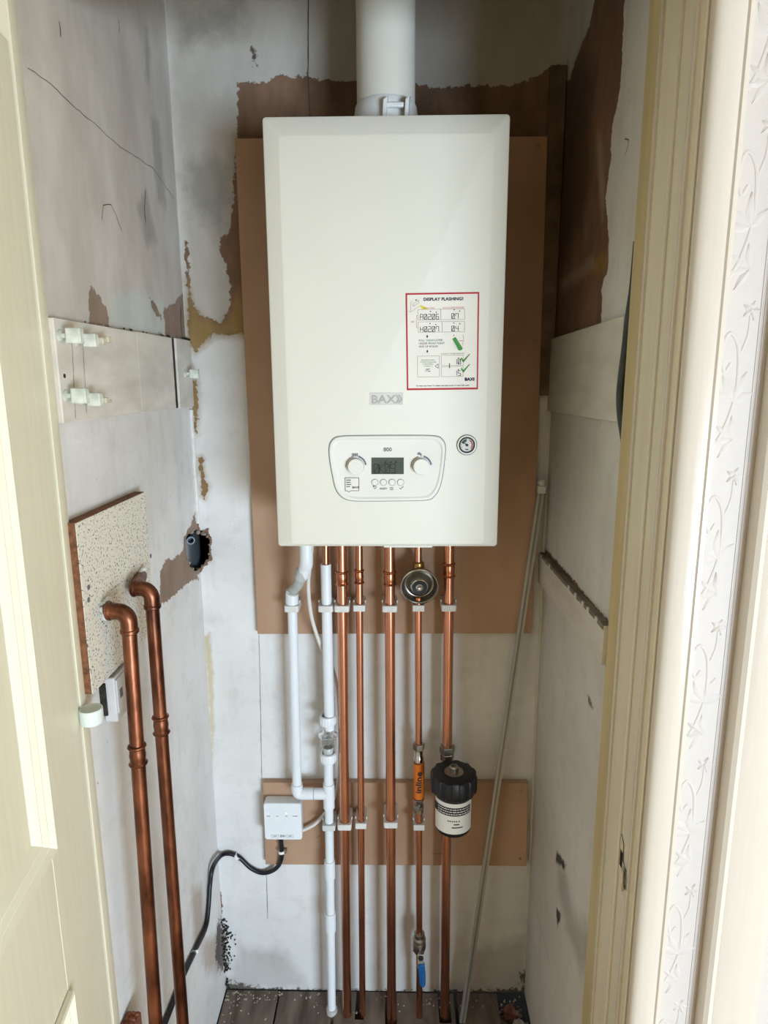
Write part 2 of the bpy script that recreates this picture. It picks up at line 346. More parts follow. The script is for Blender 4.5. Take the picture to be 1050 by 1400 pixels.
left_masks = {
 'bare': [lf([(122, 391), (128, 392), (136, 405), (145, 420), (152, 449), (121, 443)]), lf([(204, 408), (210, 412), (221, 432), (222, 438), (212, 430)]), lf([(224, 421), (234, 418), (248, 402), (262, 402), (262, 466), (226, 458)]),
          lf([(219, 782), (226, 766), (238, 764), (247, 757), (255, 745), (262, 760), (272, 792), (260, 795), (240, 812), (219, 827)]), lf(hole_ring_px), lf([(250, 340), (254, 330), (256, 400), (250, 410)])],
 'old': [[(-.7, Lf(258, 470).z), (.01, Lf(258, 470).z), (.01, 2.7), (-.7, 2.7)]],
 'pale': [lf([(150, 405), (180, 395), (224, 410), (226, 456), (152, 450)])],
 'smear': [lf([(206, 160), (217, 165), (227, 286), (214, 271)]), lf([(186, 280), (200, 260), (215, 330), (200, 335)]), lf([(198, 40), (203, 40), (205, 120), (200, 110)])],
 'mould': [lf([(297, 1264), (301, 1257), (306, 1290), (305, 1328), (298, 1322), (294, 1310)])],
 'grime': [lf([(262, 1215), (276, 1212), (280, 1270), (266, 1300)]), lf([(275, 1290), (300, 1275), (300, 1330), (280, 1325)])],
}
right_masks = {
 'bare': [rt([(819, -30), (858, -30), (853, 10), (851, 70), (849, 105), (846, 134), (838, 165), (835, 190), (836, 218), (831, 245), (828, 271), (832, 317), (832, 350), (830, 373), (823, 388), (822, 445), (740, 490), (748, 300), (755, 110), (766, 105), (771, 112), (779, 109), (786, 85), (793, 67), (806, 35)]), rt([(734, 748), (742, 745), (790, 800), (832, 850), (832, 866), (735, 770)])],
 'darker_brown': [rt([(764, 120), (778, 112), (800, 60), (812, 100), (806, 260), (790, 330), (765, 350)])],  # darker brown area within the upper bare patch
 'ochre': [rt([(808, 360), (824, 340), (830, 352), (826, 372), (812, 376)])],
 'rub': [rt([(817, 180), (822, 190), (826, 260), (824, 300), (818, 240)]), rt([(765, 385), (810, 352), (815, 362), (768, 398)])],
 'mould': [rt([(761, 1160), (765, 1168), (774, 1182), (772, 1188), (760, 1178)]), rt([(760, 1240), (768, 1250), (762, 1268)]), rt([(803, 950), (808, 958), (812, 970), (806, 965)])],
 'grime': [rt([(762, 1180), (772, 1190), (782, 1240), (800, 1310), (795, 1330), (775, 1270), (764, 1220)]), rt([(780, 1250), (810, 1270), (808, 1330), (790, 1320)])],
}
BARE1, BARE2 = '#8f6f58', '#6c523f'
wb_mat = wall_mat('plaster_wall_back', '#e6e4e1', '#d3cfca', [('old', '#c5bcb0', '#aea599', 0.03, 0.02, 12, 0.9),
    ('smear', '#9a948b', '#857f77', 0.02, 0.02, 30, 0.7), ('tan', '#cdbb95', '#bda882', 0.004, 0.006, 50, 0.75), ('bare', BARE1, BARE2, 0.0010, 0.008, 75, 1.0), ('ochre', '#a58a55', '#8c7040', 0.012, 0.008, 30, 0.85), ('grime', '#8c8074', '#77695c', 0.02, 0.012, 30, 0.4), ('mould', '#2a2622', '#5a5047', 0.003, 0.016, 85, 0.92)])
wl_mat = wall_mat('plaster_wall_left', '#e6e3e0', '#d3cdc8', [('old', '#cdc4ba', '#b5aaa0', 0.012, 0.008, 12, 0.9),
    ('pale', '#ccd0cb', '#bdbfb8', 0.01, 0.006, 30, 0.8), ('smear', '#958f88', '#858079', 0.008, 0.010, 45, 0.5), ('bare', '#a08a7c', '#86705f', 0.0010, 0.007, 75, 1.0), ('grime', '#b09a86', '#96826f', 0.015, 0.01, 40, 0.7), ('mould', '#2a2521', '#5a5047', 0.003, 0.022, 85, 0.9)], specks=0.8)
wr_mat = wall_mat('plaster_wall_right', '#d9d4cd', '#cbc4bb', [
    ('bare', '#8d6c57', '#6f523f', 0.0010, 0.006, 75, 1.0), ('darker_brown', '#5f4534', '#4c3628', 0.03, 0.01, 25, 0.75), ('ochre', '#9c7a3a', '#80602c', 0.008, 0.006, 40, 0.8), ('rub', '#b09a88', '#98806c', 0.01, 0.006, 40, 0.7), ('grime', '#96908a', '#837c75', 0.02, 0.012, 30, 0.5), ('mould', '#282522', '#403a36', 0.003, 0.006, 70, 0.95)])
hz0, hz1 = Bk(270, 800).z, Bk(270, 690).z
w_back = wall('wall_back', ticks(XL, XR, 0.008, [(XL, XL+0.06, 0.0022)]), ticks(0, CEIL, 0.008, [(hz0, hz1, 0.0022)]), lambda a, b: (a, 0, b), back_masks, wb_mat, 'painted plaster back wall of the closet with paint stripped to brown at the top', [hole_b])
w_left = wall('wall_left', ticks(YF, 0, 0.008, [(-0.06, 0, 0.0022)]), ticks(0, CEIL, 0.008, [(hz0, hz1, 0.0022)]), lambda a, b: (XL, a, b), left_masks, wl_mat, 'scuffed off-white plaster wall on the left of the closet', [hole_l])
w_right = wall('wall_right', ticks(YF, 0, 0.008), ticks(0, CEIL, 0.008), lambda a, b: (XR, a, b), right_masks, wr_mat, 'shaded plaster wall on the right with a large bare brown patch', flip=True)

def ribbon(px, fn, wd, parent, lift=0.0006, name='crack', mat=M_CRACK, jag=0.0015, normal='y'):
    """a hairline crack: a thin jagged strip lying on the wall"""
    P = []
    for i in range(len(px)-1):
        a, b = fn(*px[i]), fn(*px[i+1]); k = max(2, int((b-a).length/0.012))
        for j in range(k): P.append(a.lerp(b, j/k))
    P.append(fn(*px[-1])); mb = MB()
    P = [p+Vector((0 if normal == 'x' else random.uniform(-jag, jag), 0 if normal == 'y' else random.uniform(-jag, jag), random.uniform(-jag, jag)*.5)) for p in P]
    nrm = {'y': Vector((0, -1, 0)), 'x': Vector((1, 0, 0)), 'X': Vector((-1, 0, 0))}[normal if normal in 'yx' else 'X']
    L, R_ = [], []
    for i, p in enumerate(P):
        t = (P[min(i+1, len(P)-1)]-P[max(0, i-1)]).normalized(); s = t.cross(nrm).normalized()*wd*random.uniform(.3, .6)
        L.append(p+s+nrm*lift); R_.append(p-s+nrm*lift)
    n = len(P); mb.add(L+R_, [(i, n+i, n+i+1, i+1) for i in range(n-1)])
    return put(name, mb, mat, parent, smooth=0)
ribbon([(422, -20), (421, 100), (424, 160)], Bk, .0022, w_back, jag=.0004)
ribbon([(354, 868), (356, 960), (358, 1066)], Bk, .0012, w_back, jag=.0003)
ribbon([(364, 1186), (366, 1256)], Bk, .0012, w_back, jag=.0003)
ribbon([(38, 93), (70, 116), (97, 143), (130, 170), (160, 198), (209, 230), (237, 271)], Lf, .0010, w_left, normal='x', jag=.0022)
ribbon([(139, 300), (141, 280), (151, 279), (158, 293), (166, 316)], Lf, .0014, w_left, normal='x')
ribbon([(81, 30), (83, 52)], Lf, .002, w_left, normal='x'); ribbon([(162, 28), (163, 46)], Lf, .0018, w_left, normal='x')
ribbon([(199, 260), (197, 285), (199, 305)], Lf, .002, w_left, normal='x')
ribbon([(247, 418), (247, 440), (249, 462), (258, 464)], Lf, .004, w_left, normal='x')
ribbon([(855, 190), (861, 192), (856, 210)], Rt, .0014, w_right, normal='X')
ribbon([(727, 1218), (740, 1270), (752, 1320)], Rt, .0012, w_right, normal='X', jag=.0005)

# the void behind the broken corner
v = MB(); a, b = .16, .16; z0, z1 = hz0-.12, hz1+.12
Lp = [(XL-a, -.2), (XL-.003, -.2), (XL-.003, .003), (XL+.15, .003), (XL+.15, b), (XL-a, b)]
n = len(Lp); vv = [(x, y, z0) for x, y in Lp]+[(x, y, z1) for x, y in Lp]
v.add(vv, [tuple(range(n)), tuple(range(2*n-1, n-1, -1))]+[(i, n+i, n+(i+1) % n, (i+1) % n) for i in (0, 3, 4, 5)])
put('cavity', v, M_VOID, w_back, smooth=0)
# crumbling plaster lumps on the rim of the hole
def lump(mb, c, r, seed, n=7):
    rn = random.Random(seed); vs = []; fs = []
    for j in range(1, 4):
        for k in range(n):
            th = math.pi*j/4; ph = 2*math.pi*(k+.3*j)/n; q = r*rn.uniform(.65, 1.2)
            vs.append((c[0]+q*math.sin(th)*math.cos(ph), c[1]+q*math.sin(th)*math.sin(ph), c[2]+q*math.cos(th)*.85))
    vs += [(c[0], c[1], c[2]+r*.8), (c[0], c[1], c[2]-r*.8)]
    for j in range(2):
        for k in range(n): fs.append((j*n+k, (j+1)*n+k, (j+1)*n+(k+1) % n, j*n+(k+1) % n))
    for k in range(n): fs.append((3*n, k, (k+1) % n)); fs.append((3*n+1, 2*n+(k+1) % n, 2*n+k))
    mb.add(vs, fs)
mb = MB()
for i, (px, py, r) in enumerate([(262, 727, .006), (266, 723, .005), (271, 728, .006), (279, 729, .007), (284, 733, .005), (287, 745, .004), (286, 757, .004), (283, 767, .005), (277, 774, .005), (271, 779, .006), (265, 783, .006), (263, 778, .005), (258, 770, .005), (256, 762, .003), (265, 715, .004)]):
    p = Bk(px, py, -0.004) if px > 270 else Lf(px, py, -0.004); lump(mb, p, r, i)
put('broken_plaster_rim', mb, M_MORTAR, w_back, smooth=0, kind='stuff')
# pipe standing inside the void
g = thing('conduit', (XL-.045, .035, hz0-.11), 'grey plastic conduit standing inside the broken hole in the corner', 'conduit')
put('tube', MB().tube([(XL-.045, .035, hz0-.115), (XL-.045, .035, Lf(262, 733).z)], .036, 24), pm('blue_grey_plastic', '#42484c', .4, var=.2), g)
c = Lf(264, 736, -.01); put('stub', MB().lathe([(.009, 0), (.009, .035), (.0065, .035), (.0065, .01)], (XL-.018, .0, c.z), (.35, -1, .05), 18, caps=True), pm('pale_blue_plastic', '#6c7886', .4), g)

# corner filler strips
cb = MB(); P = [Vector((XL+.003+random.uniform(-.001, .001), -.003, Bk(266, 560).z+(Bk(266, 715).z-Bk(266, 560).z)*i/16)) for i in range(17)]
cb.tube(P, .005, 8); put('trim_1', cb, M_CAULK, loc=P[-1], label='ragged white filler bead running down the left rear corner', cat='trim', kind='structure')
cb = MB(); P = [Vector((XR-.002, -.002, 0.35+(1.35-.35)*i/30))+Vector((random.uniform(-.001, .001), 0, 0)) for i in range(31)]
cb.tube(P, .004, 8); put('trim_2', cb, M_BATTEN2, loc=P[0], label='painted bead in the right rear corner beside the leaning bar', cat='trim', kind='structure')
cb = MB().box((XR-.034, -.0005, 1.56), (XR-.001, -.012, Bk(768, 92).z)); put('trim_3', cb, pm('stained_corner_strip', '#7d6654', .8, scale=16, col2='#55402f', bump=.4), loc=(XR-.02, 0, 1.56), bevel=.002, label='dark stained wooden strip in the right rear corner behind the brown board', cat='trim', kind='structure')

# ceiling, closet floor
put('ceiling', MB().box((-2.2, -4.1, CEIL), (3.7, .2, CEIL+.02)), pm('ceiling_paint', '#d8d3cb', .8, var=.05), loc=(0, 0, CEIL), label='plain painted ceiling above the closet', cat='ceiling', kind='structure')
flo = put('floor', MB().box((-2.2, -4.1, -.08), (3.7, .2, -.045)), M_VOID, loc=(0, 0, -.08), smooth=0, label='dusty timber floor of the closet with gaps around the pipes', cat='floor', kind='structure')
edges = [(XL+.003, -.317), (-.3125, -.170), (-.163, -.032), (-.003, .148), (.157, .262), (.268, .332)]
def board(x0, x1, slots, y0=-.002, y1=-.62, top=0.0):
    P = [(x0, y1), (x1, y1), (x1, y0)]
    for (s0, s1, d) in sorted(slots, reverse=True): P += [(s1, y0), (s1, -d), (s0, -d), (s0, y0)]
    P.append((x0, y0)); return MB().prism([(x, y, top-.03) for x, y in P], (0, 0, .03))
slots = {2: [(-.1095, -.0865, .080)], 3: [(.106, .138, .084)]}
for i, (a, b) in enumerate(edges[:5]):
    put('floor_board', board(a, b, slots.get(i, []), top=-.002*(i % 2)), M_FLOOR, flo, smooth=0, bevel=.002)
put('floor_board', MB().prism([(x, y, -.06) for x, y in ((.268, -.1), (.3, -.16), (.332, -.12), (.333, -.62), (.268, -.62))], (0, 0, .03)), M_FLOOR, flo, smooth=0)
put('hall_floor', MB().box((-2.2, -4.1, -.04), (3.7, -.625, 0)), pm('hall_carpet', '#cda366', .95, var=.1, scale=200, bump=.3), flo, smooth=0)
# rubble
for i, (x, y, r, m, lab) in enumerate([(.292, -.03, .022, M_BRICK, 'red-brown brick fragment lying in the right rear corner, nearest the wall'), (.312, -.062, .017, M_MORTAR, 'pale mortar fragment lying in the right rear corner beside brick bits'), (.287, -.078, .016, M_BRICK, 'small brick fragment lying in the right rear corner, furthest from the wall')]):
    mb = MB(); lump(mb, (x, y, -.03), r, 40+i); put('rubble_fragment', mb, m, loc=(x, y, -.045), smooth=0, label=lab, cat='rubble')
mb = MB(); rn = random.Random(13)
for i in range(60): lump(mb, (rn.uniform(.272, .331), -rn.uniform(.004, .15), -.042+rn.uniform(0, .01)), rn.uniform(.004, .010), i, 5)
put('rubble_bed', mb, pm('rubble_dirt', '#7d6a5a', .95, col2='#4a3c32', scale=70), loc=(.3, -.05, -.045), smooth=0, label='bed of brown rubble filling the right rear corner of the floor', cat='rubble', kind='stuff')
mb = MB(); rn = random.Random(3)
for i in range(170):
    q = rn.random()
    x = XL+.006+abs(rn.gauss(0, .06)) if q < .5 else rn.uniform(XL, XR); y = -.008-abs(rn.gauss(0, .025)) if q > .3 else -rn.uniform(.01, .25)
    if x > XR-.01: continue
    lump(mb, (x, y, .001), rn.uniform(.0012, .0038), i, 4)
put('plaster_crumbs', mb, pm('crumbs', '#c3b7a8', .95, col2='#7d6c5c', scale=60), loc=(0, 0, 0), smooth=0, label='scattered plaster crumbs along the back of the floor', cat='debris', kind='stuff')
mb = MB(); rn = random.Random(5)
zg0, zg1 = Bk(303, 1326).z, Bk(300, 1256).z
for i in range(150):
    t = rn.random(); sp_ = .005+.015*math.sin(math.pi*min(1, .15+(1-t)*.8)); c_ = (XL+.002+abs(rn.gauss(0, sp_*.6)), -.0015) if i % 3 else (XL+.0015, -.002-abs(rn.gauss(0, sp_*.5)))
    lump(mb, (c_[0], c_[1], zg0+t*(zg1-zg0)), rn.uniform(.0012, .0036), i, 5)
for i in range(14): lump(mb, (XL+.003+rn.uniform(0, .006), -.003-rn.uniform(0, .006), rn.uniform(.002, zg0)), rn.uniform(.0015, .0035), i, 5)
put('corner_grime', mb, M_DIRT, loc=(XL+.005, -.005, 0), smooth=0, label='black crumbly grime growing up the left rear corner above the floor', cat='grime', kind='stuff')

# ------------------------------------------------------------------ door opening, frame and hall
YW = -0.655                                   # face of the hall wall
def hall(name, a, b, lab, m=None): return put(name, MB().box(a, b), m or pm('hall_paint', '#dcc598', .8, var=.04), loc=((a[0]+b[0])/2, (a[1]+b[1])/2, min(a[2], b[2])), smooth=0, label=lab, cat='wall', kind='structure')
hall('wall_hall_left', (-2.2, -4.1, 0), (-2.15, YW, CEIL), 'plain hall wall out of view on the left')
hall('wall_hall_right', (3.65, -4.1, 0), (3.7, YW, CEIL), 'plain hall wall out of view on the right')
hall('wall_front_left', (-2.2, YW, 0), (XL-.055, YW+.1, CEIL), 'hall wall hidden behind the open cream door')
hall('wall_front_top', (XL-.055, YW, 2.10), (XR+.055, YW+.1, CEIL), 'hall wall above the closet doorway')
# rear hall wall with its window opening
rw = MB()
for a, b in (((-2.2, 0), (1.15, CEIL)), ((2.95, 0), (3.7, CEIL)), ((1.14, 0), (2.96, .04)), ((1.14, 1.16), (2.96, CEIL))): rw.box((a[0], -4.1, a[1]), (b[0], -4.05, b[1]))
put('wall_rear', rw, MC['hall_paint'], loc=(0, -4.1, 0), smooth=0, label='hall wall behind the viewer with a window in it', cat='wall', kind='structure')
wf = MB()
for a, b in (((1.14, .03), (1.19, 1.17)), ((2.91, .03), (2.96, 1.17)), ((1.14, .03), (2.96, .06)), ((1.14, 1.12), (2.96, 1.17))): wf.box((a[0], -4.08, a[1]), (b[0], -4.02, b[1]))
put('window_1', wf, M_ARCH, loc=(2.05, -4.05, .03), label='white glazed frame behind the viewer', cat='window', kind='structure')

# right hand jamb: liner, stop, lining edge, architrave
HT = 2.10
def strip(pts, m, parent, name, z0=0.0, z1=HT, bevel=.0015): return put(name, MB().prism([(x, y, z0) for x, y in pts], (0, 0, z1-z0)), m, parent, bevel=bevel)
jr = thing('trim_4', (XR, YW+.05, 0), 'cream gloss door frame on the right of the closet with edge highlight strips', 'door frame', kind='structure')
J = XR-.005
strip([(J-.002, -.484), (J+.03, -.484), (J+.03, -.531), (J-.002, -.531)], M_JAMBY, jr, 'back_lining')
strip([(J, -.531), (J+.03, -.531), (J+.03, -.588), (J-.0, -.588)], M_JAMB, jr, 'lining')
strip([(J-.004, -.532), (J+.002, -.532), (J+.002, -.5385), (J-.004, -.5385)], M_ARCH, jr, 'lining_highlight', bevel=.001)  # glossy strips shaped in as the bright highlights along the frame edges
strip([(J+.004, -.588), (J+.03, -.588), (J+.03, -.652), (J+.004, -.652)], M_JAMB, jr, 'rebate')
strip([(J+.001, -.586), (J+.006, -.586), (J+.006, -.590), (J+.001, -.590)], M_ARCH, jr, 'rebate_highlight', bevel=.001)
strip([(J+.0, -.628), (J+.006, -.628), (J+.006, -.6355), (J+.0, -.6355)], M_ARCH, jr, 'edge_highlight', bevel=.001)
# moulded architrave on the hall face
xa = at(936, 515, 'y', -.668).x; xb = at(982, 515, 'y', -.668).x
prof = [(xa, YW), (xa, -.661), (xa+.003, -.666), (xa+.008, -.669), (xa+.013, -.6705), (xb-.012, -.674), (xb-.008, -.6735), (xb-.006, -.676), (xb-.001, -.676), (xb, -.673), (xb, YW)]
strip(prof, M_ARCH, jr, 'architrave', bevel=0)
# strike plate
sp = lambda y, z, o=0.0: (J+.0035-o, y, z)
c = at(853, 1180, 'x', J+.0035)
mb = MB().prism([sp(c.y+dy, c.z+dz) for dy, dz in ((.016, .034), (.006, .026), (.004, .0), (-.012, -.006), (-.016, -.03), (.016, -.030))], (-.0012, 0, 0))
pl = put('strike_plate', mb, M_JAMB, jr, bevel=.0004)
put('plate_gap', MB().prism([sp(c.y+dy, c.z+dz, -.0002) for dy, dz in ((.0168, .036), (.0052, .0275), (.0028, .001), (-.0130, -.005), (-.0172, -.0312), (.0168, -.0312))], (-.0005, 0, 0)), M_CRACK, pl, smooth=0)
put('latch_hole', MB().box((J+.002, c.y+.003, c.z-.012), (J+.0018-.0, c.y+.013, c.z+.014)), M_VOID, pl, smooth=0)
put('worn_lip', MB().prism([(J+.002, c.y-.008, c.z+.004), (J-.004, c.y-.020, c.z+.003), (J-.007, c.y-.028, c.z-.010), (J-.004, c.y-.026, c.z-.026), (J+.002, c.y-.020, c.z-.026)], (-.003, 0, 0)), M_CHROME, pl, bevel=.0005)
hd = put('trim_5', MB().box((XL-.055, -.484, HT-.0), (XR+.03, YW-.015, HT+.05)), M_JAMB, loc=(0, YW, HT), label='cream door frame head above the closet opening', cat='door frame', kind='structure', bevel=.002)

# wallpapered wall with raised scrolls
xc = at(1045, 515, 'y', YW).x
wf_ = put('wall_front', MB().box((XR+.026, YW, 0), (3.7, YW+.1, CEIL)), M_PAPER, loc=(XR+.3, YW, 0), smooth=0, label='hall wall with pale pink embossed leaf-scroll wallpaper beside the door frame', cat='wall', kind='structure')
rel = MB(); x0, x1 = xb+.001, xc-.001; wd = x1-x0
Q = lambda u, z: Vector((x0+u*wd, YW-.0002, z))
def stroke(pts, r): rel.tube(catmull([Q(*p) for p in pts], 6), r*1.7, 10, flat=.3)
def leaf(u, z, ang, ln, wdt):
    d = Vector((math.cos(ang), math.sin(ang))); nrm = Vector((-d.y, d.x)); P = []
    for t, s in ((0, .15), (.2, .8), (.45, 1), (.75, .6), (1, .02)): P.append((t, s))
    hh = .0009+.0006*random.random()
    f3 = lambda t, q, h: Vector((min(max(x0+u*wd+d.x*t*ln+nrm.x*q*wdt, x0), x1), YW-h, z+d.y*t*ln+nrm.y*q*wdt))
    vs = [f3(t, s_, 0) for t, s_ in P]+[f3(t, 0, hh) for t, s_ in P]+[f3(t, -s_, 0) for t, s_ in P]; m = len(P)
    rel.add(vs, [(i, i+1, m+i+1, m+i) for i in range(m-1)]+[(m+i, m+i+1, 2*m+i+1, 2*m+i) for i in range(m-1)])
for k in range(-1, 10):
    z = .62+k*.196; fl = 1 if k % 2 == 0 else -1
    stroke([(.12, z-.085), (.32, z-.06), (.48, z-.02), (.45, z+.03), (.25, z+.05), (.12, z+.03), (.2, z+.005), (.32, z+.015)], .0013)
    stroke([(.45, z+.02), (.6, z+.045), (.62, z+.07)], .001)
    for a, l in ((2.2, .034), (1.4, .038), (.6, .028), (2.9, .028)): leaf(.42, z-.03, a+.2*fl, l, .0062)
    for i in range(5): leaf(.62, z+.075, i*1.257, .0115, .0038)
    for i in range(4): leaf(.5, z-.075, 1.7+i*.8, .028, .005)
    rel.lathe([(.0032, 0), (.0022, .001), (0, .0016)], Q(.62, z+.075), (0, -1, 0), 8)
for u in (.80, .88, .96): rel.box((x0+u*wd, YW-.0008, 0), (x0+u*wd+.0012, YW, CEIL-.02))
put('embossed_scroll', rel, M_PAPER, wf_, kind='stuff')
# the next door frame to the right
p2 = [(xc, YW), (xc+.001, -.675), (xc+.006, -.679), (xc+.012, -.677), (xc+.02, -.680), (xc+.06, -.684), (xc+.07, -.684), (xc+.07, YW)]
put('trim_6', MB().prism([(x, y, 0) for x, y in p2], (0, 0, HT+.02)), M_ARCH, loc=(xc, YW, 0), label='white architrave of the neighbouring doorway at the right edge', cat='door frame', kind='structure')

# left jamb and the open door
XH, YH = at(60, 515, 'y', -.615).x, -.615
put('trim_7', MB().prism([(x, y, 0) for x, y in ((XL-.05, -.585), (XL+.004, -.585), (XL+.007, -.59), (XH+.001, YH+.004), (XL-.05, YH+.004))], (0, 0, HT)), M_CREAM, loc=(XL, -.6, 0), bevel=.001, label='cream door lining on the hinge side beside the open door', cat='door frame', kind='structure')
A = math.radians(7.8); dS = Vector((math.sin(A), -math.cos(A), 0)); dN = Vector((math.cos(A), math.sin(A), 0))
H0 = Vector((XH, YH, 0))
def dpt(s, o, z): return H0+dS*s+dN*o+Vector((0, 0, z))
def dpx(px, py):
    d = _f+_r*((px-525)/FPX)+_u*((700-py)/FPX); t = (H0-CAM).dot(dN)/d.dot(dN); p = CAM+d*t; return (p-H0).dot(dS), p.z
s_r, z_b = dpx(70, 1162); s_l, _z = dpx(48, 1162); _s, z_t2 = dpx(92, 1357)
mw = .03; print('door panel', s_r, z_b, s_l, z_t2)
door = thing('door_1', dpt(0, -.02, 0), 'open cream panelled door with raised mouldings at the left edge', 'door', kind='structure')
DW, DH = .755, 1.985
def dbox(name, s0, s1, z0, z1, o0, o1, m, parent=door, bevel=.0015):
    mb = MB().add([dpt(s, o, z) for z in (z0, z1) for s, o in ((s0, o0), (s1, o0), (s1, o1), (s0, o1))], [(0, 1, 2, 3), (7, 6, 5, 4), (0, 4, 5, 1), (1, 5, 6, 2), (2, 6, 7, 3), (3, 7, 4, 0)])
    return put(name, mb, m, parent, bevel=bevel)
pan = [(s_r, DW-s_r, z_b, DH-.11), (s_r, DW-s_r, .2, z_t2)]
dbox('stile', 0, s_r, .008, DH, -.038, 0, M_CREAM); dbox('stile', DW-s_r, DW, .008, DH, -.038, 0, M_CREAM)
dbox('rail', s_r, DW-s_r, DH-.11, DH, -.038, 0, M_CREAM); dbox('rail', s_r, DW-s_r, z_t2, z_b, -.038, 0, M_CREAM); dbox('rail', s_r, DW-s_r, .008, .2, -.038, 0, M_CREAM)
for (s0, s1, z0, z1) in pan:
    dbox('panel', s0, s1, z0, z1, -.030, -.009, M_CREAM, bevel=0)
    # mitred moulding frame
    pr_ = [(0, 0), (.0005, .007), (.003, .009), (.010, .0035), (.0115, .0035), (.019, -.001), (.0205, -.001), (.028, -.0065), (.030, -.009)]
    loops = []
    for (ii, oo) in pr_: loops.append([dpt(s0+ii, oo, z0+ii), dpt(s1-ii, oo, z0+ii), dpt(s1-ii, oo, z1-ii), dpt(s0+ii, oo, z1-ii)])
    put('panel_moulding', MB().loft(loops, False, False), M_MOULD, door, smooth=25)

# ------------------------------------------------------------------ boards on the back wall
def screw(p, parent, ax=(0, -1, 0), r=.0035):
    s = put('screw', MB().lathe([(r, -.001), (r, .0004), (r*.55, .0006), (r*.5, -.0002), (0.0001, -.0004)], p, ax, 14), pm('screw_steel', '#8f8474', .4, .9, var=.3), parent); return s
MT = .018
def mdf(name, px, lab, screws):
    tl, tr, br, bl = [Bk(*p, MT) for p in px]
    o = thing(name, ((bl.x+br.x)/2, 0, bl.z), lab, 'board')
    put('panel', MB().prism([(p.x, -MT, p.z) for p in (tl, tr, br, bl)], (0, MT-.0006, 0)), M_MDF, o, bevel=.0012)
    for s in screws: screw(Bk(*s, MT), o)
    return o
b1 = mdf('mounting_board', [(321, 189), (749, 186), (727, 866), (352, 867)], 'tall brown fibreboard mounting panel behind the boiler', [(736, 199), (730, 466), (713, 846)])
b2 = mdf('mounting_board', [(359, 1070), (722, 1071), (720, 1184), (363, 1182)], 'low wide brown fibreboard panel behind the lower pipes', [(713, 1081), (711, 1174)])
for a, b in (((591, 1167), (604, 1167)), ((433, 1145), (438, 1142))):
    mb = MB(); quadline(mb, (Bk(*a, MT).x, Bk(*a, MT).z), (Bk(*b, MT).x, Bk(*b, MT).z), .0012, lambda u, v_: (u, -MT-.0003, v_))
    put('pencil_mark', mb, M_CRACK, b2, smooth=0)

# ------------------------------------------------------------------ boiler
BD = .312; BX0, BX1 = (Bk(355, 156, BD).x+Bk(380, 750, BD).x)/2, (Bk(697, 152, BD).x+Bk(683, 749, BD).x)/2
BZ0, BZ1 = Bk(530, 749, BD).z, Bk(525, 154, BD).z; print('boiler', BX0, BX1, BZ0, BZ1)
bo = thing('boiler', ((BX0+BX1)/2, -MT-.001, BZ0), 'white wall-hung gas boiler with control panel and red-bordered sticker', 'boiler')
yb, yf = -MT-.001, -BD
def rl(i0, i1, ib, it, y, r): return [(x, y, z) for x, z in rrect(BX0+i0, BX1-i1, BZ0+ib, BZ1-it, r)]
loops = [rl(.003, .003, .003, .003, yb, .004), rl(.003, .003, .003, .003, -.10, .004), rl(0, 0, 0, 0, -.104, .006), rl(0, 0, 0, 0, yf+.013, .006), rl(.0012, .0012, .001, .0012, yf+.0095, .006), rl(.004, .004, .003, .004, yf+.0075, .007),
         rl(.022, .022, .005, .026, yf+.0028, .008), rl(.0255, .0255, .0062, .030, yf+.0008, .009), rl(.028, .028, .008, .033, yf, .009)]
loops = [l[::-1] for l in loops]
put('casing', MB().loft(loops), M_CASE, bo, smooth=24)
put('drip_edge', MB().box((Bk(525, 752, .27).x, -.26, BZ0-.004), (Bk(590, 752, .27).x, -.295, BZ0)), M_CASE, bo, bevel=.001)
lv = put('filling_lever', MB().tube([(Bk(578, 757, .2).x, -.21, BZ0-.008), (Bk(592, 755, .2).x, -.21, BZ0-.006)], .006, 12), pm('green_lever_plastic', '#2c4a35', .4), bo, label='dark green lever peeking out under the boiler')
put('lever_hub', MB().lathe([(.006, -.012), (.006, .01)], (Bk(582, 757, .22).x, -.222, BZ0-.008), (0, -1, 0), 14), M_BRASS, lv)
for px in (389, 665): put('top_screw', MB().lathe([(.003, -.002), (.003, .002), (.001, .003)], (Bk(px, 152, .27).x, -.25, BZ1+.001), (0, 0, 1), 10), M_CHROME, bo)
# --- front face drawing frame: pixel -> metres on the face, lifted by o
def FB(o=.0006): return lambda px, py: Vector((Bk(px, py, BD).x, yf-o, Bk(px, py, BD).z))
SB = mpp(530, 600, BD)
def fr(px, py, o=.0006):
    p = Bk(px, py, BD); return lambda u, v_: (p.x+u, yf-o, p.z+v_)
def poly_px(mb, pts, o0, o1):
    P = [Bk(*p, BD) for p in pts]; mb.prism([(p.x, yf-o0, p.z) for p in P], (0, -(o1-o0), 0))
# control panel
def smooth_closed(P, k=8):
    P = [Vector((*p, 0)) for p in P]; n = len(P); out = []
    for i in range(n):
        p0, p1, p2, p3 = P[i-1], P[i], P[(i+1) % n], P[(i+2) % n]
        for j in range(k):
            t = j/k; q = 0.5*((2*p1)+(p2-p0)*t+(2*p0-5*p1+4*p2-p3)*t*t+(3*p1-p0-3*p2+p3)*t**3); out.append((q.x, q.y))
    return out
ctl = smooth_closed([(466, 596.5), (500, 595.5), (560, 595.2), (594, 596), (604, 600.5), (608.5, 610), (608, 625), (604.5, 652), (600, 668), (593, 678.5), (582, 683.5), (540, 684.5), (500, 684.8), (480, 684), (468, 679.5), (459.5, 669), (455, 652), (450.8, 628), (450.3, 611), (455, 601)])
cx, cy = 529.5, 640
sc = lambda P, k, kk=None: [((x-cx)*k+cx, (y-cy)*(kk or k)+cy) for x, y in P]
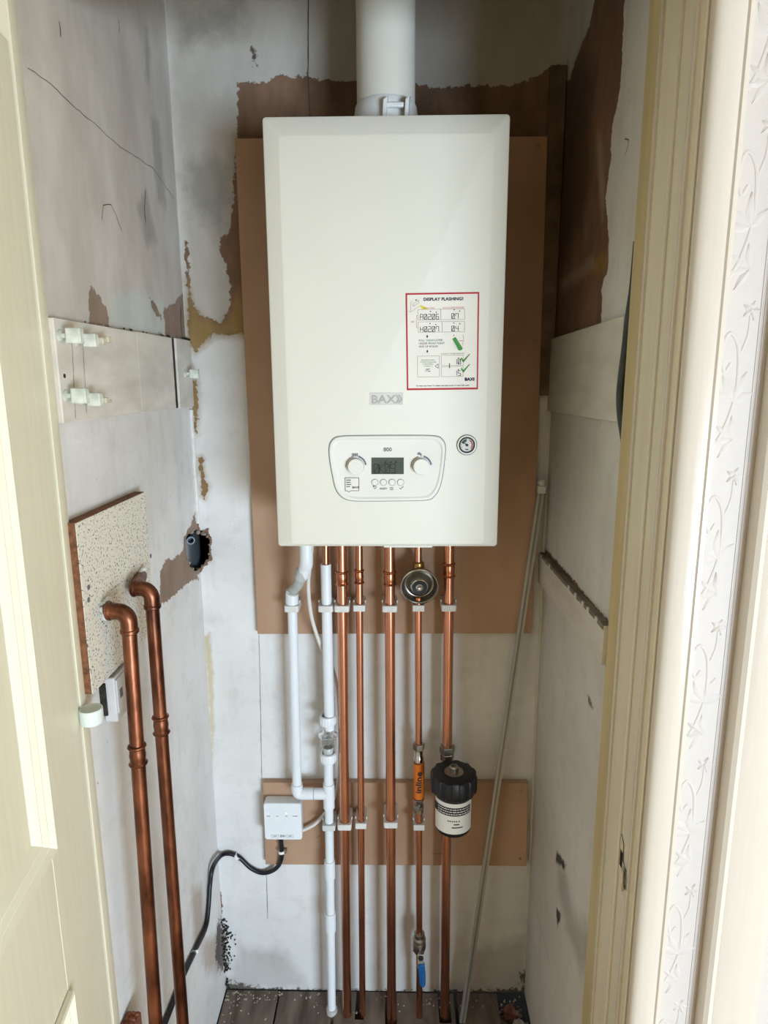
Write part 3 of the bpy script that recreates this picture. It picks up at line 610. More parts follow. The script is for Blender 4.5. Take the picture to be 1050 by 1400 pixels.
cp = MB(); outer, lip, inn1, inn2 = sc(ctl, 1.0), sc(ctl, .985, .975), sc(ctl, .93, .88), sc(ctl, .91, .85)
L3 = lambda P, o: [(Bk(*p, BD).x, yf-o, Bk(*p, BD).z) for p in P]
panel = put('control_panel', MB().loft([L3(outer, -.001), L3(outer, .0015), L3(lip, .0035), L3(sc(ctl, .955, .925), .0035), L3(inn1, .0015), L3(inn2, .0012)], False, True), M_PANEL, bo, smooth=25)
put('panel_seam', MB().loft([L3(sc(ctl, 1.0), .0004), L3(sc(ctl, 1.012, 1.018), .0004)], False, False), M_GREYINK, panel, smooth=0)
PO = .0018
def disc(mb, px, py, rpx, o0, o1, n=28, rim=0.0):
    p = Bk(px, py, BD); r = rpx*SB; mb.lathe([(r, 0), (r, (o1-o0)-rim), (r-rim, o1-o0), (0, o1-o0)], (p.x, yf-o0, p.z), (0, -1, 0), n)
def ring(mb, px, py, r0, r1, o, a0=0, a1=360, n=40):
    p = Bk(px, py, BD); vs = []
    for i in range(n+1):
        a = math.radians(a0+(a1-a0)*i/n)
        for r in (r0, r1): vs.append((p.x+math.cos(a)*r*SB, yf-o, p.z+math.sin(a)*r*SB))
    mb.add(vs, [(2*i, 2*i+2, 2*i+3, 2*i+1) for i in range(n)])
for kx in (486.5, 575.5):
    mb = MB(); disc(mb, kx, 637.3, 14, .001, .0022); kb = put('knob_seat', mb, M_PANEL, panel)
    mb = MB(); disc(mb, kx+.3, 637.3, 11.2, .001, .012, rim=.0015); put('knob', mb, M_PANEL, panel, smooth=40)
for kx in (486.5, 575.5):
    pr1 = MB(); ring(pr1, kx, 637.3, 12.8, 15.2, PO+.0008, 8, 75); ring(pr1, kx, 637.3, 13.2, 14.0, PO+.0008, 105, 185); ring(pr1, kx, 637.3, 11.2, 11.7, PO+.0008, 0, 360)
    put('dial_print', pr1, M_GREYINK, panel, smooth=0, kind='stuff')
mb = MB(); disp = [(508, 625.5), (552, 625.5), (552, 648), (508, 648)]; poly_px(mb, disp, .001, .0022); dsp = put('display', mb, M_LCD, panel, smooth=0)
mb = MB(); f0 = fr(511.5, 646.2, .0025); seven(mb, '0K09', 0, 0, 12*SB, 1.1*SB, f0, 1.22)
for bx_ in (526, 533, 540): quadline(mb, ((bx_-511.5)*SB, 14*SB), ((bx_-508.5)*SB, 15.5*SB), 2.2*SB, f0)
put('display_digits', mb, M_INK, dsp, smooth=0, kind='stuff')
for bx_ in (512.6, 524.3, 536, 547.6):
    mb = MB(); disc(mb, bx_, 659.2, 4.3, .001, .0032, 20, .0006); bt = put('button', mb, M_PANEL, panel, smooth=40)
    mb = MB(); ring(mb, bx_, 659.2, 4.3, 4.75, PO+.0002); put('button_ring', mb, M_GREYINK, bt, smooth=0)
ink = MB()
text(ink, '800', 5.3*SB, fr(530, 617, PO), 'C', bold=.00022)
text(ink, 'RESET', 2.4*SB, fr(524.5, 669, PO), 'C', width=10*SB, bold=.0001)
f0 = fr(511, 666, PO)
for a, b in (((-1, 1.5), (3, 1.5)), ((3, 1.5), (3.6, 0)), ((3.6, 0), (3, -1.5)), ((3, -1.5), (0, -1.5)), ((-1, 1.5), (.6, 3)), ((-1, 1.5), (.6, 0))): quadline(ink, (a[0]*SB, a[1]*SB), (b[0]*SB, b[1]*SB), .8*SB, f0)
f0 = fr(533, 669.5, PO)
for i in range(3): quadline(ink, (0, i*1.6*SB), (5*SB, i*1.6*SB), .6*SB, f0)
f0 = fr(546, 668.5, PO); quadline(ink, (0, 1.5*SB), (1.8*SB, 0), .8*SB, f0); quadline(ink, (1.6*SB, 0), (5.8*SB, 4*SB), .8*SB, f0)
f0 = fr(482, 624.5, PO)
for i in range(5): quadline(ink, (i*1.7*SB, 0), (i*1.7*SB, 5*SB), 1.2*SB, f0)
f0 = fr(570.5, 622, PO); quadline(ink, (0, 1.5*SB), (5*SB, 1.5*SB), 2*SB, f0); quadline(ink, (5*SB, 2*SB), (5*SB, -1.5*SB), 1.4*SB, f0); quadline(ink, (1*SB, 3.3*SB), (4*SB, 3.3*SB), .9*SB, f0)
put('panel_lettering', ink, M_GREYINK, panel, smooth=0, kind='stuff')
# little service label
mb = MB(); poly_px(mb, [(471.6, 652.6), (491.4, 652.6), (491.4, 671.5), (479.5, 671.5), (477, 673.5), (474.5, 671.5), (471.6, 671.5)], .001, .0018); sl = put('service_label', mb, M_LABEL, panel, smooth=0)
mb = MB(); f0 = fr(472, 653, PO+.0006); ed = [(0, 0), (19, 0), (19, -18.2), (7.5, -18.2), (5, -20), (2.5, -18.2), (0, -18.2)]
for a, b in zip(ed, ed[1:]+ed[:1]): quadline(mb, (a[0]*SB, a[1]*SB), (b[0]*SB, b[1]*SB), .6*SB, f0)
for i, wl in enumerate((8, 7.5, 8.5, 6.5)): quadline(mb, (1.5*SB, (-3.2-i*3)*SB), (wl*SB, (-3.2-i*3)*SB), 1*SB, f0)
text(mb, 'BAXI', 2.6*SB, fr(482, 667.3, PO+.0006), 'L', width=8.5*SB, bold=.00012); put('service_label_print', mb, M_NAVY, sl, smooth=0, kind='stuff')
# gauge
gp = (638.2, 608.3)
mb = MB(); disc(mb, *gp, 14, -.001, .001, 40); ga = put('pressure_gauge', mb, M_INK, bo)
mb = MB(); p = Bk(*gp, BD); mb.lathe([(13.2*SB, 0), (13*SB, .002), (11.2*SB, .0022), (11*SB, .0008)], (p.x, yf-.0008, p.z), (0, -1, 0), 40, caps=False); put('white_bezel', mb, M_PANEL, ga)
mb = MB(); mb.lathe([(11.1*SB, 0), (11*SB, .0024), (9.2*SB, .0026), (9*SB, .0014)], (p.x, yf-.0009, p.z), (0, -1, 0), 40, caps=False); put('dark_bezel', mb, M_INK, ga)
mb = MB(); disc(mb, *gp, 9.3, .0008, .0018, 32); dl = put('dial', mb, pm('dial_face', '#cfcdc6', .4, var=.03), ga)
mb = MB(); ring(mb, *gp, 6.4, 8, .0021, -40, 60, 16); put('red_zone', mb, M_RED, dl, smooth=0)
mb = MB(); ring(mb, *gp, 4.5, 8, .0021, 95, 160, 14); put('green_zone', mb, pm('dial_green', '#34503c', .5), dl, smooth=0)
mb = MB(); f0 = fr(*gp, .0026); quadline(mb, (2*SB, -1*SB), (-6*SB, 4.5*SB), 1*SB, f0); disc(mb, *gp, 1.8, .002, .0035, 12); quadline(mb, (-2*SB, -6*SB), (2*SB, -6*SB), 1.2*SB, f0)
for a in range(-40, 230, 27): quadline(mb, (7*SB*math.cos(math.radians(a)), 7*SB*math.sin(math.radians(a))), (8.6*SB*math.cos(math.radians(a)), 8.6*SB*math.sin(math.radians(a))), .5*SB, f0)
put('needle', mb, M_INK, dl, smooth=0, kind='stuff')
# raised badge
mb = MB(); P = [(506, 537), (551.5, 537), (551.5, 554), (506, 554)]
mb.loft([L3(P, -.0005), L3(P, .0010), L3([(507.2, 538.2), (550.3, 538.2), (550.3, 552.8), (507.2, 552.8)], .0014), L3([(508.2, 539.2), (549.3, 539.2), (549.3, 551.8), (508.2, 551.8)], .0008)], False, True)
bd = put('logo_badge', mb, pm('badge_frame', '#d8d5cf', .4), bo, smooth=25)
mb = MB(); text(mb, 'BAX', 10.5*SB, fr(508.6, 551.2, .0016), 'L', width=32*SB, bold=.0003)
f0 = fr(541.5, 545.5, .0016)
for k in (0, 3.6):
    quadline(mb, (k*SB, 5.6*SB), ((k+4)*SB, 0), 1.8*SB, f0); quadline(mb, (k*SB, -5.6*SB), ((k+4)*SB, 0), 1.8*SB, f0)
put('badge_lettering', mb, pm('badge_letter', '#b3aeaa', .4, .0, var=.1), bd, smooth=0, kind='stuff')

# instruction sticker (drawn in the units of a 130 x 170 px crop, 1050 units wide)
stk_px = [(554.6, 401), (655.2, 399.3), (653.4, 532.4), (556.4, 533.6)]
mb = MB(); mb.prism([(Bk(*q, BD).x, yf-.0002, Bk(*q, BD).z) for q in stk_px], (0, -.0004, 0)); stk = put('instruction_sticker', mb, M_LABEL, bo, smooth=0)
ST = .0009
TLc, TRc, BRc, BLc = [Bk(*q, BD) for q in stk_px]
def sk(x, y):
    """sticker units (crop of the printed sheet: 120..925 across, 160..1240 down) -> 3D"""
    u = (x-120)/805; v_ = (y-160)/1080; a = TLc.lerp(TRc, u); b = BLc.lerp(BRc, u); p = a.lerp(b, v_); return Vector((p.x, yf-ST, p.z))
def skl(x, y): return lambda u, v_: sk(x+u, y-v_)
def sline(mb, pts, wd):
    for a, b in zip(pts, pts[1:]): quadline(mb, a, b, wd, lambda u, v_: sk(u, v_))
mb = MB(); o_, i_ = [(120, 160), (925, 160), (925, 1240), (120, 1240)], [(136, 178), (909, 178), (909, 1218), (136, 1218)]
mb.loft([[sk(*q) for q in o_], [sk(*q) for q in i_]], False, False); put('sticker_border', mb, M_RED, stk, smooth=0)
mb = MB(); text(mb, 'DISPLAY FLASHING?', 32, skl(318, 245), 'L', width=432, bold=2.2); text(mb, 'BAXI', 32, skl(778, 1138), 'L', width=102, bold=4); text(mb, 'To view our How To video visit baxi.co.uk or scan QR code', 15, skl(225, 1198), 'L', width=600, bold=.6)
put('sticker_heading', mb, M_NAVY, stk, smooth=0, kind='stuff')
mb = MB(); text(mb, 'ERROR CODE', 16, skl(310, 333), 'L', width=125); text(mb, 'LOW SYSTEM PRESSURE', 16, skl(527, 333), 'L', width=235); text(mb, 'OR', 20, skl(172, 482), 'L'); sline(mb, [(248, 405), (236, 405), (236, 540), (248, 540)], 3); sline(mb, [(705, 690), (755, 690)], 5); put('red_print', mb, M_REDINK, stk, smooth=0, kind='stuff')
mb = MB()
for (x0_, y0_, x1_, y1_) in ((252, 340, 505, 455), (505, 340, 768, 455), (255, 475, 520, 590), (520, 475, 768, 590), (242, 855, 488, 1090), (510, 850, 755, 965), (510, 978, 755, 1090)): sline(mb, [(x0_, y0_), (x1_, y0_), (x1_, y1_), (x0_, y1_), (x0_, y0_)], 3)
sline(mb, [(172, 255), (172, 365), (275, 300)], 2.5); sline(mb, [(140, 355), (172, 365)], 2); sline(mb, [(188, 235), (188, 300)], 2); sline(mb, [(205, 300), (205, 275), (262, 240), (262, 268), (205, 302)], 3); sline(mb, [(640, 700), (660, 760), (700, 790)], 2); sline(mb, [(750, 620), (760, 680), (745, 750)], 3)
put('frame_print', mb, M_BROWNINK, stk, smooth=0, kind='stuff')
mb = MB(); FS = lambda u, v_: sk(u, -v_)
for s_, x, y in (('A02.06', 278, -448), ('0.7', 625, -445), ('H02.07', 278, -584), ('0.4', 625, -582), ('10', 655, -950), ('15', 655, -1080)):
    seven(mb, s_, x, y, 56, 6, FS, 1.5)
for x, y in ((390, 362), (455, 372), (652, 348), (712, 363), (385, 495), (450, 507), (648, 492), (714, 502), (703, 882), (703, 1012)): sline(mb, [(x-6, y), (x+6, y)], 11)
for y in (637, 803): mb.add([sk(353, y-22), sk(364, y), sk(353, y+20), sk(343, y)], [(0, 1, 2, 3)])
sline(mb, [(602, 940), (602, 995)], 9); sline(mb, [(648, 620), (648, 640)], 6); sline(mb, [(475, 945), (475, 995), (440, 970), (475, 945)], 5)
sline(mb, [(335, 1000), (335, 1035)], 3); sline(mb, [(340, 1000), (385, 1000)], 4); sline(mb, [(342, 1010), (372, 1010)], 4); sline(mb, [(342, 1020), (360, 1020)], 4); sline(mb, [(360, 1028), (388, 1028)], 7); sline(mb, [(225, 240), (243, 232)], 9)
put('digit_print', mb, M_INK, stk, smooth=0, kind='stuff')
mb = MB(); text(mb, 'PULL', 21, skl(260, 690), 'L', width=64); text(mb, 'LEVER', 21, skl(440, 690), 'L', width=85); text(mb, 'UNDER FRONT RIGHT', 21, skl(260, 724), 'L', width=288); text(mb, 'SIDE OF BOILER', 21, skl(260, 758), 'L', width=215); put('instruction_print', mb, M_INK, stk, smooth=0, kind='stuff')
mb = MB(); text(mb, 'GREEN', 21, skl(336, 690), 'L', width=94)
for i, (s_, wd_) in enumerate((('RELEASE WHEN', 150), ('SYSTEM PRESSURE', 180), ('IS BETWEEN', 115), ('1.0 AND 1.5', 100))): text(mb, s_, 14, skl(362, 907+i*23), 'C', width=wd_)
text(mb, 'CORRECT SYSTEM PRESSURE', 12, skl(500, 838), 'L', width=270)
for y in (885, 1000):
    mb.add([sk(*q) for q in ((727, y+2), (740, y-8), (755, y+20), (825, y-50), (832, y-44), (757, y+50))], [(0, 1, 2, 5), (2, 3, 4, 5)])
mb.add([sk(*q) for q in ((632, 668), (668, 646), (748, 772), (742, 790), (715, 800), (703, 795))], [(0, 1, 2, 3, 4, 5)])
put('green_print', mb, M_GREEN, stk, smooth=0, kind='stuff')
mb = MB(); mb.add([sk(*q) for q in ((272, 300), (283, 290), (352, 322), (352, 338), (300, 338))], [(0, 1, 2, 3, 4)]); put('yellow_arrow', mb, M_YELL, stk, smooth=0)

# ------------------------------------------------------------------ flue
FY = -.175; fx = at(527.5, 90, 'y', FY).x
fl = thing('flue_pipe', (fx, FY, BZ1), 'wide white flue pipe rising from the top of the boiler', 'flue')
put('tube', MB().lathe([(.0515, .01), (.0515, CEIL-BZ1-.001)], (fx, FY, BZ1), (0, 0, 1), 48), M_CASE, fl)
put('collar', MB().lathe([(.066, .0005), (.066, .004), (.062, .010), (.058, .03), (.0545, .055), (.0515, .060)], (fx, FY, BZ1), (0, 0, 1), 48, caps=False), M_WHITE, fl)
for px in (526, 556):
    x = at(px, 145, 'y', FY-.055).x
    cl = MB().prism([(x-.006, FY-.050, BZ1+.001), (x-.005, FY-.072, BZ1+.001), (x-.003, FY-.070, BZ1+.045), (x+.001, FY-.052, BZ1+.052)], (.007, 0, .004)); put('clip_lug', cl, M_WHITE, fl, bevel=.0015)
x = at(541, 145, 'y', FY-.06).x
put('lug_bridge', MB().box((x-.020, FY-.066, BZ1+.034), (x+.014, FY-.058, BZ1+.042)), M_WHITE, fl, bevel=.002)

# ------------------------------------------------------------------ pipes under the boiler
PY = .068
def ppt(px, py, off=PY): return Bk(px, py, off)
def line(p_top, p_bot, off=PY, z0=-.04, z1=None):
    a, b = ppt(*p_top, off), ppt(*p_bot, off); z1 = BZ0+.0 if z1 is None else z1
    X = lambda z: a.x+(b.x-a.x)*(z-a.z)/(b.z-a.z)
    return lambda z: Vector((X(z), -off, z))
def coupling(mb, P, z, r, h, bead=.0016):
    pf = [(r, -h), (r+.0026, -h+.001), (r+.0034, -h+.003), (r+.0010, -h+.0058), (r+.0010, -h*.3), (r+.0018, 0), (r+.0010, h*.3), (r+.0010, h-.0058), (r+.0034, h-.003), (r+.0026, h-.001), (r, h)]
    mb.lathe(pf, P(z), (0, 0, 1), 24, caps=False)
PIPES = {}
def copper(name, key, top, bot, r, off, lab, coup, z0=-.045, zs=None, grp='copper pipes under the boiler'):
    P = line(top, bot, off); PIPES[key] = (P, r, off); o = thing('copper_pipe', P(0), lab, 'pipe', grp)
    for (a, b) in (zs or [(z0, BZ0)]): put('tube', MB().tube([P(a+(b-a)*i/10) for i in range(11)], r, 20), M_COPPER, o)
    for py in coup:
        mb = MB(); coupling(mb, P, ppt(top[0], py, off).z, r, .0165); put('coupling', mb, M_COPPERJ, o, smooth=30)
    return o
copper('', 'a', (467.5, 800), (473.5, 1300), .0115, PY, 'leftmost thick copper pipe, beside the white plastic pipes', [790])
copper('', 'b', (491.3, 800), (495, 1300), .008, PY, 'thin copper pipe second from the left below the boiler', [788])
copper('', 'c', (532.8, 800), (535, 1300), .0115, .078, 'thick copper pipe in the middle, third from the left', [790])
zi_t, zi_b, zv = ppt(572, 1016).z, ppt(572, 1112).z, ppt(572.5, 1290).z
zd = ppt(572, 800).z
copper('', 'd', (572, 860), (573, 1240), .008, PY, 'thin copper pipe carrying the orange sleeve and the blue lever', [], zs=[(-.045, zv-.024), (zv+.024, zi_b+.004), (zi_t-.004, zd-.036), (zd+.036, BZ0)])
zf = ppt(610, 1050).z
copper('', 'e', (613.5, 800), (608.7, 1300), .0115, PY, 'rightmost thick copper pipe, running behind the black filter', [779])
# pipe clips
def clip_mesh(r, back, h=.0145):
    mb = MB(); n = 40; inner, outer = [], []; hw, fr_, bk_ = r+.0052, r+.0055, back
    for k in range(n):
        a = 2*math.pi*k/n; c, s = math.cos(a), math.sin(a); inner.append((r*c, r*s))
        t = min(hw/abs(c) if abs(c) > 1e-6 else 9, (bk_ if s > 0 else fr_)/abs(s) if abs(s) > 1e-6 else 9)
        ox, oy = c*t, s*t
        if s < 0:                                     # soften the front corners
            q = math.hypot(ox, oy); m_ = r+.0105
            if q > m_: ox, oy = ox*m_/q, oy*m_/q
        outer.append((ox, oy))
    vs = [(x, y, z) for z in (-h/2, h/2) for (x, y) in inner+outer]; N = 2*n; fs = []
    for k in range(n):
        j = (k+1) % n
        fs += [(k, n+k, n+j, j)[::-1] if 0 else (k, j, n+j, n+k), (N+k, N+n+k, N+n+j, N+j), (n+k, n+j, N+n+j, N+n+k), (k, N+k, N+j, j)]
    mb.add(vs, fs)
    return mb
CLM = {}
def clip(px, py, key, lab, r=None, off=None, m=M_CLIP, grp='white plastic pipe clips'):
    P, r, off = PIPES[key] if key in PIPES else key
    z = ppt(px, py, off+r).z; p = P(z); kk = (round(r, 4), round(off, 3), m.name)
    o = thing('pipe_clip', p, lab, 'pipe clip', grp)
    if kk not in CLM:
        mb = clip_mesh(r, off-MT-.0004); me = MB(); me.v = [(x+p.x, y+p.y, q+p.z) for x, y, q in mb.v]; me.f = mb.f
        ring_ = put('saddle', me, m, o, bevel=.001)
        lt = [put('latch', MB().box((p.x+s*(r+.0035), p.y+.004, p.z+.007), (p.x+s*(r+.0062), p.y+.012, p.z+.0135)), m, o, bevel=.0006) for s in (-1, 1)]
        CLM[kk] = (ring_, *lt)
    else:
        for src in CLM[kk]:
            c = src.copy(); COL.objects.link(c); c.parent = o
    return o
# ------------------------------------------------------------------ white plastic pipes
WY = .060
Pw = line((400.5, 860), (405.5, 1050), WY); PIPES['w'] = (Pw, .0110, WY)
ze = ppt(406, 1085, WY).z; zc = ppt(400, 832, WY).z
cd_ = thing('condensate_pipe', Pw(ze), 'white plastic condensate pipe with grey flexible top, leftmost under the boiler', 'pipe', 'white plastic pipes')
put('tube', MB().tube([Pw(ze+.02), Pw(zc+.012)], .0110, 24), M_PVC, cd_)
put('socket', MB().lathe([(.0112, -.012), (.0142, -.0115), (.0146, .012), (.0146, .020), (.013, .030)], Pw(zc+.014), (0, 0, 1), 24), M_PVC, cd_)
h0 = Pw(zc+.030); h1 = Bk(413, 787, .12); h2 = Bk(419, 765, .135)
put('flexible_hose', MB().tube(catmull([h0, h0+Vector((.001, -.002, .012)), Pw(zc).lerp(h1, .55)+Vector((0, 0, .012)), h1], 8), .0112, 20), M_GREYH, cd_)
put('hose_ring', MB().tube(catmull([h0+Vector((.0006, -.001, .004)), h0+Vector((.002, -.003, .011))], 3), .0132, 20), M_GREYH, cd_)
put('hose_collar', MB().tube([h1+Vector((-.004, 0, -.006)), h1+Vector((.003, -.004, .012))], [.0138, .0142], 20), M_GREYH, cd_)
put('bent_outlet', MB().tube(catmull([h1, h1.lerp(h2, .5)+Vector((.002, 0, 0)), h2, Vector((h2.x, h2.y, BZ0+.0))], 6), .0138, 24), M_PVC, cd_)
# elbow and arm into the tee
Pt = line((446.5, 860), (452.5, 1300), WY); PIPES['t'] = (Pt, .0118, WY)
e0, e1 = Pw(ze), Pt(ze)
put('elbow', MB().tube(catmull([e0+Vector((0, 0, .026)), e0+Vector((0, 0, .010)), e0+Vector((.003, 0, .003)), e0+Vector((.010, 0, 0)), e0+Vector((.040, 0, 0))], 6), .0136, 24), M_PVC, cd_)
# discharge pipe
dp = thing('discharge_pipe', Pt(0), 'white plastic discharge pipe with clear tundish, running to the floor', 'pipe', 'white plastic pipes')
zt_top, n1, n2 = ppt(445, 771, WY).z, ppt(447, 984, WY).z, ppt(450, 1035, WY).z
PIPES['tlow'] = (Pt, .0105, WY)
put('copper_tail', MB().tube([Pt(zt_top-.01), Pt(BZ0)], .0075, 16), M_COPPER, dp)
put('upper_tube', MB().lathe([(.0085, -.0005), (.0118, 0), (.0118, -(zt_top-n1)-.024), (.0098, -(zt_top-n1)-.0245)][::-1], Pt(zt_top), (0, 0, 1), 24), M_PVC, dp)
def capnut(z, s, name):
    pf = [(.0122, -.011), (.0178, -.0105), (.0192, -.006), (.0192, .006), (.018, .0105), (.0145, .012), (.0138, .008)]
    if s < 0: pf = [(r, -h) for r, h in pf][::-1]
    mb = MB().lathe(pf, Pt(z), (0, 0, 1), 28, caps=False); o = put(name, mb, M_PVC, dp)
    rb = MB()
    for k in range(18):
        a = k*math.pi/9; c = Pt(z)+Vector((math.cos(a)*.0192, math.sin(a)*.0192, 0)); rb.tube([c+Vector((0, 0, -.006)), c+Vector((0, 0, .006))], .0008, 6)
    put('grip_rib', rb, M_PVC, o, kind='stuff')
capnut(n1, 1, 'cap_nut'); capnut(n2, 1, 'cap_nut')
zfl = ppt(448, 1003, WY).z
put('clear_funnel', MB().lathe([(.0125, .012), (.0135, .004), (.019, .001), (.0225, -.001), (.0225, -.004), (.018, -.006), (.0150, -.010)], Pt(zfl), (0, 0, 1), 32, caps=False), M_GLASSY, dp)
put('dark_gasket', MB().lathe([(.0128, -.001), (.0134, -.001), (.0134, -.0035), (.0128, -.0035)], Pt(zfl-.008), (0, 0, 1), 28, caps=False), M_GREYINK, dp)
for s in (-1, 1): put('clear_strut', MB().box(Pt(zfl-.034)+Vector((s*.0165-.0015, -.010, 0)), Pt(zfl-.004)+Vector((s*.0165+.0015, .010, 0))), M_GLASSY, dp, bevel=.0008)
put('drip_spindle', MB().lathe([(.0025, -.026), (.0022, -.010), (.0042, 0)], Pt(zfl-.004), (0, 0, 1), 12), pm('smoky_plastic', '#7c7f7e', .2, var=.2), dp)
put('inner_cup', MB().lathe([(.0115, -.012), (.0125, .006), (.0115, .008), (.010, .004), (.0095, -.01)], Pt(n2+.018), (0, 0, 1), 24), M_GREYH, dp)
put('cup_sleeve', MB().lathe([(.0118, -.012), (.0118, .006)], Pt(n2+.010), (0, 0, 1), 24), M_PVC, dp)
put('middle_tube', MB().tube([Pt(n2-.009), Pt(ze)], .0112, 24), M_PVC, dp)
tee = put('tee', MB().tube([Pt(ze-.036), Pt(ze+.028)], .0136, 24), M_PVC, dp)
put('tee_arm', MB().tube([e1, e1+Vector((-(e1.x-e0.x)+.0405, 0, 0))], .0133, 24), M_PVC, tee)
put('joint_line', MB().tube([e0+Vector((.0395, 0, 0)), e0+Vector((.0405, 0, 0))], .0137, 24), M_GREYINK, tee)
put('lower_tube', MB().tube([Pt(.004), Pt(ze)], .0105, 24), M_PVC, dp)
for py0, py1 in ((1176, 1200), (1247, 1272)):
    za, zb_ = ppt(452, py0, WY).z, ppt(452, py1, WY).z; put('straight_coupling', MB().lathe([(.0106, 0), (.0132, .0005), (.0132, za-zb_-.0005), (.0106, za-zb_)], Pt(zb_), (0, 0, 1), 24, caps=False), M_PVC, dp)
put('floor_socket', MB().lathe([(.0142, -.04), (.0142, .006), (.0108, .0075)], Pt(.004), (0, 0, 1), 24), pm('greyed_pvc', '#bdb8b2', .5, var=.15), dp)
# clips
clip(400, 832, 'w', 'white clip below the grey hose, leftmost of the upper row of clips')
clip(447, 832, 't', 'white clip on the tundish pipe in the upper row')
clip(469.5, 832, 'a', 'white clip on the leftmost copper pipe just below the boiler')
clip(491.5, 831, 'b', 'white clip on the second copper pipe just below the boiler')
clip(533, 832, 'c', 'white clip on the middle copper pipe just below the boiler')
clip(572, 831, 'd', 'white clip directly below the round chrome valve')
clip(612.5, 831, 'e', 'rightmost white clip in the upper row, on the right copper pipe')
clip(451, 1131, 'tlow', 'greyish clip on the white pipe below the tee', m=pm('greyed_clip', '#c9ccc9', .5, var=.08))
clip(473, 1130, 'a', 'white clip on the leftmost copper pipe at the lower board')
clip(494.5, 1128, 'b', 'white clip on the second copper pipe at the lower board')
clip(534, 1127, 'c', 'white clip on the middle copper pipe at the lower board')
clip(572.5, 1130, 'd', 'white clip below the orange sleeve at the lower board')

# ------------------------------------------------------------------ devices on the pipes
def hexnut(P, z, r, h, parent, name='hex_nut', m=M_STEEL, a0=.2):
    return put(name, MB().lathe([(r*.9, -h), (r, -h+.002), (r, h-.002), (r*.9, h)], P(z), (0, 0, 1), 6, a0=a0), m, parent, smooth=20, bevel=.0006)
Pd = PIPES['d'][0]
si = thing('scale_inhibitor', Pd(zi_b), 'orange sleeved inline scale reducer with chrome nuts on thin copper pipe', 'scale reducer')
zo_t, zo_b = ppt(572, 1041).z, ppt(572, 1090).z
put('sleeve', MB().lathe([(.0105, zo_b-.002), (.0128, zo_b), (.0128, zo_t), (.0105, zo_t+.002)], Vector((Pd(zo_b).x, -PY, 0)), (0, 0, 1), 32), M_ORANGE, si)
for z in (zo_t, zo_b): put('dark_band', MB().lathe([(.0130, -.0012), (.0130, .0012)], Pd(z), (0, 0, 1), 32, caps=False), M_INK, si)
hexnut(Pd, zi_t-.008, .0142, .008, si); put('chrome_neck', MB().lathe([(.012, zo_t+.002), (.0118, zo_t+.012), (.0095, zo_t+.017), (.0105, zi_t-.014)], Vector((Pd(zo_t).x, -PY, 0)), (0, 0, 1), 24), M_CHROME, si)
put('chrome_neck', MB().lathe([(.0098, zi_b+.014), (.0085, zo_b-.014), (.0115, zo_b-.008), (.0115, zo_b-.001)], Vector((Pd(zo_b).x, -PY, 0)), (0, 0, 1), 24), M_CHROME, si)
hexnut(Pd, zi_b+.018, .0130, .006, si, a0=.5); hexnut(Pd, zi_b+.007, .0110, .006, si, a0=0)
mb = MB(); pc = Pd((zo_t+zo_b)/2); R_ = .0133
def sleeve_map(u, v_):       # text reads upwards: u runs up the sleeve, v across towards the left
    a = -v_/R_; return (pc.x+R_*math.sin(a), pc.y-R_*math.cos(a), pc.z+u)
text(mb, 'inline', .0135, lambda u, v_: sleeve_map(u, v_-.0062), 'C', width=.054, bold=.0008, sub=3); put('sleeve_lettering', mb, M_INK, si, smooth=0, kind='stuff')
# round chrome valve
Pdx = Pd(zd); vx, vz = at(573.5, 800, 'y', -.085).x, at(573.5, 800, 'y', -.085).z
va = thing('pressure_valve', (vx, -PY, vz-.04), 'round chrome domed valve hanging under the boiler between copper pipes', 'valve')
ax = Vector((0.0, -1, -.12)).normalized(); o0 = Vector((vx, -PY, vz))
put('shell', MB().lathe([(.004, -.018), (.020, -.016), (.034, -.006), (.0395, .010), (.0402, .020), (.0390, .0215), (.0375, .020), (.0365, .012), (.032, .004), (.024, .001)], o0, ax, 48), M_DCHROME, va)
put('rim', MB().lathe([(.0395, .018), (.0412, .019), (.0412, .022), (.0392, .023), (.038, .021)], o0, ax, 48, caps=False), M_CHROME, va)
put('inner_cone', MB().lathe([(.029, .001), (.027, .012), (.018, .022), (.016, .022)], o0, ax, 40), M_STEEL, va)
put('dark_ring', MB().lathe([(.0165, .018), (.0165, .0235), (.0095, .0225)], o0, ax, 36), M_INK, va)
put('silver_ring', MB().lathe([(.0180, .020), (.0180, .0235), (.0165, .0242), (.0158, .0225)], o0, ax, 36, caps=False), M_CHROME, va)
put('spindle', MB().lathe([(.0090, .020), (.0085, .026), (.005, .029), (.002, .027)], o0, ax, 24), M_CHROME, va)
put('collar', MB().lathe([(.009, -.002), (.0125, 0), (.0125, .010), (.009, .013)], Vector((Pdx.x, -PY, vz+.036)), (0, 0, 1), 24), M_BRASS, va)
put('lower_neck', MB().lathe([(.0088, -.004), (.010, -.003), (.010, .016), (.009, .018)], Vector((Pdx.x, -PY, vz-.050)), (0, 0, 1), 20), M_COPPERJ, va)
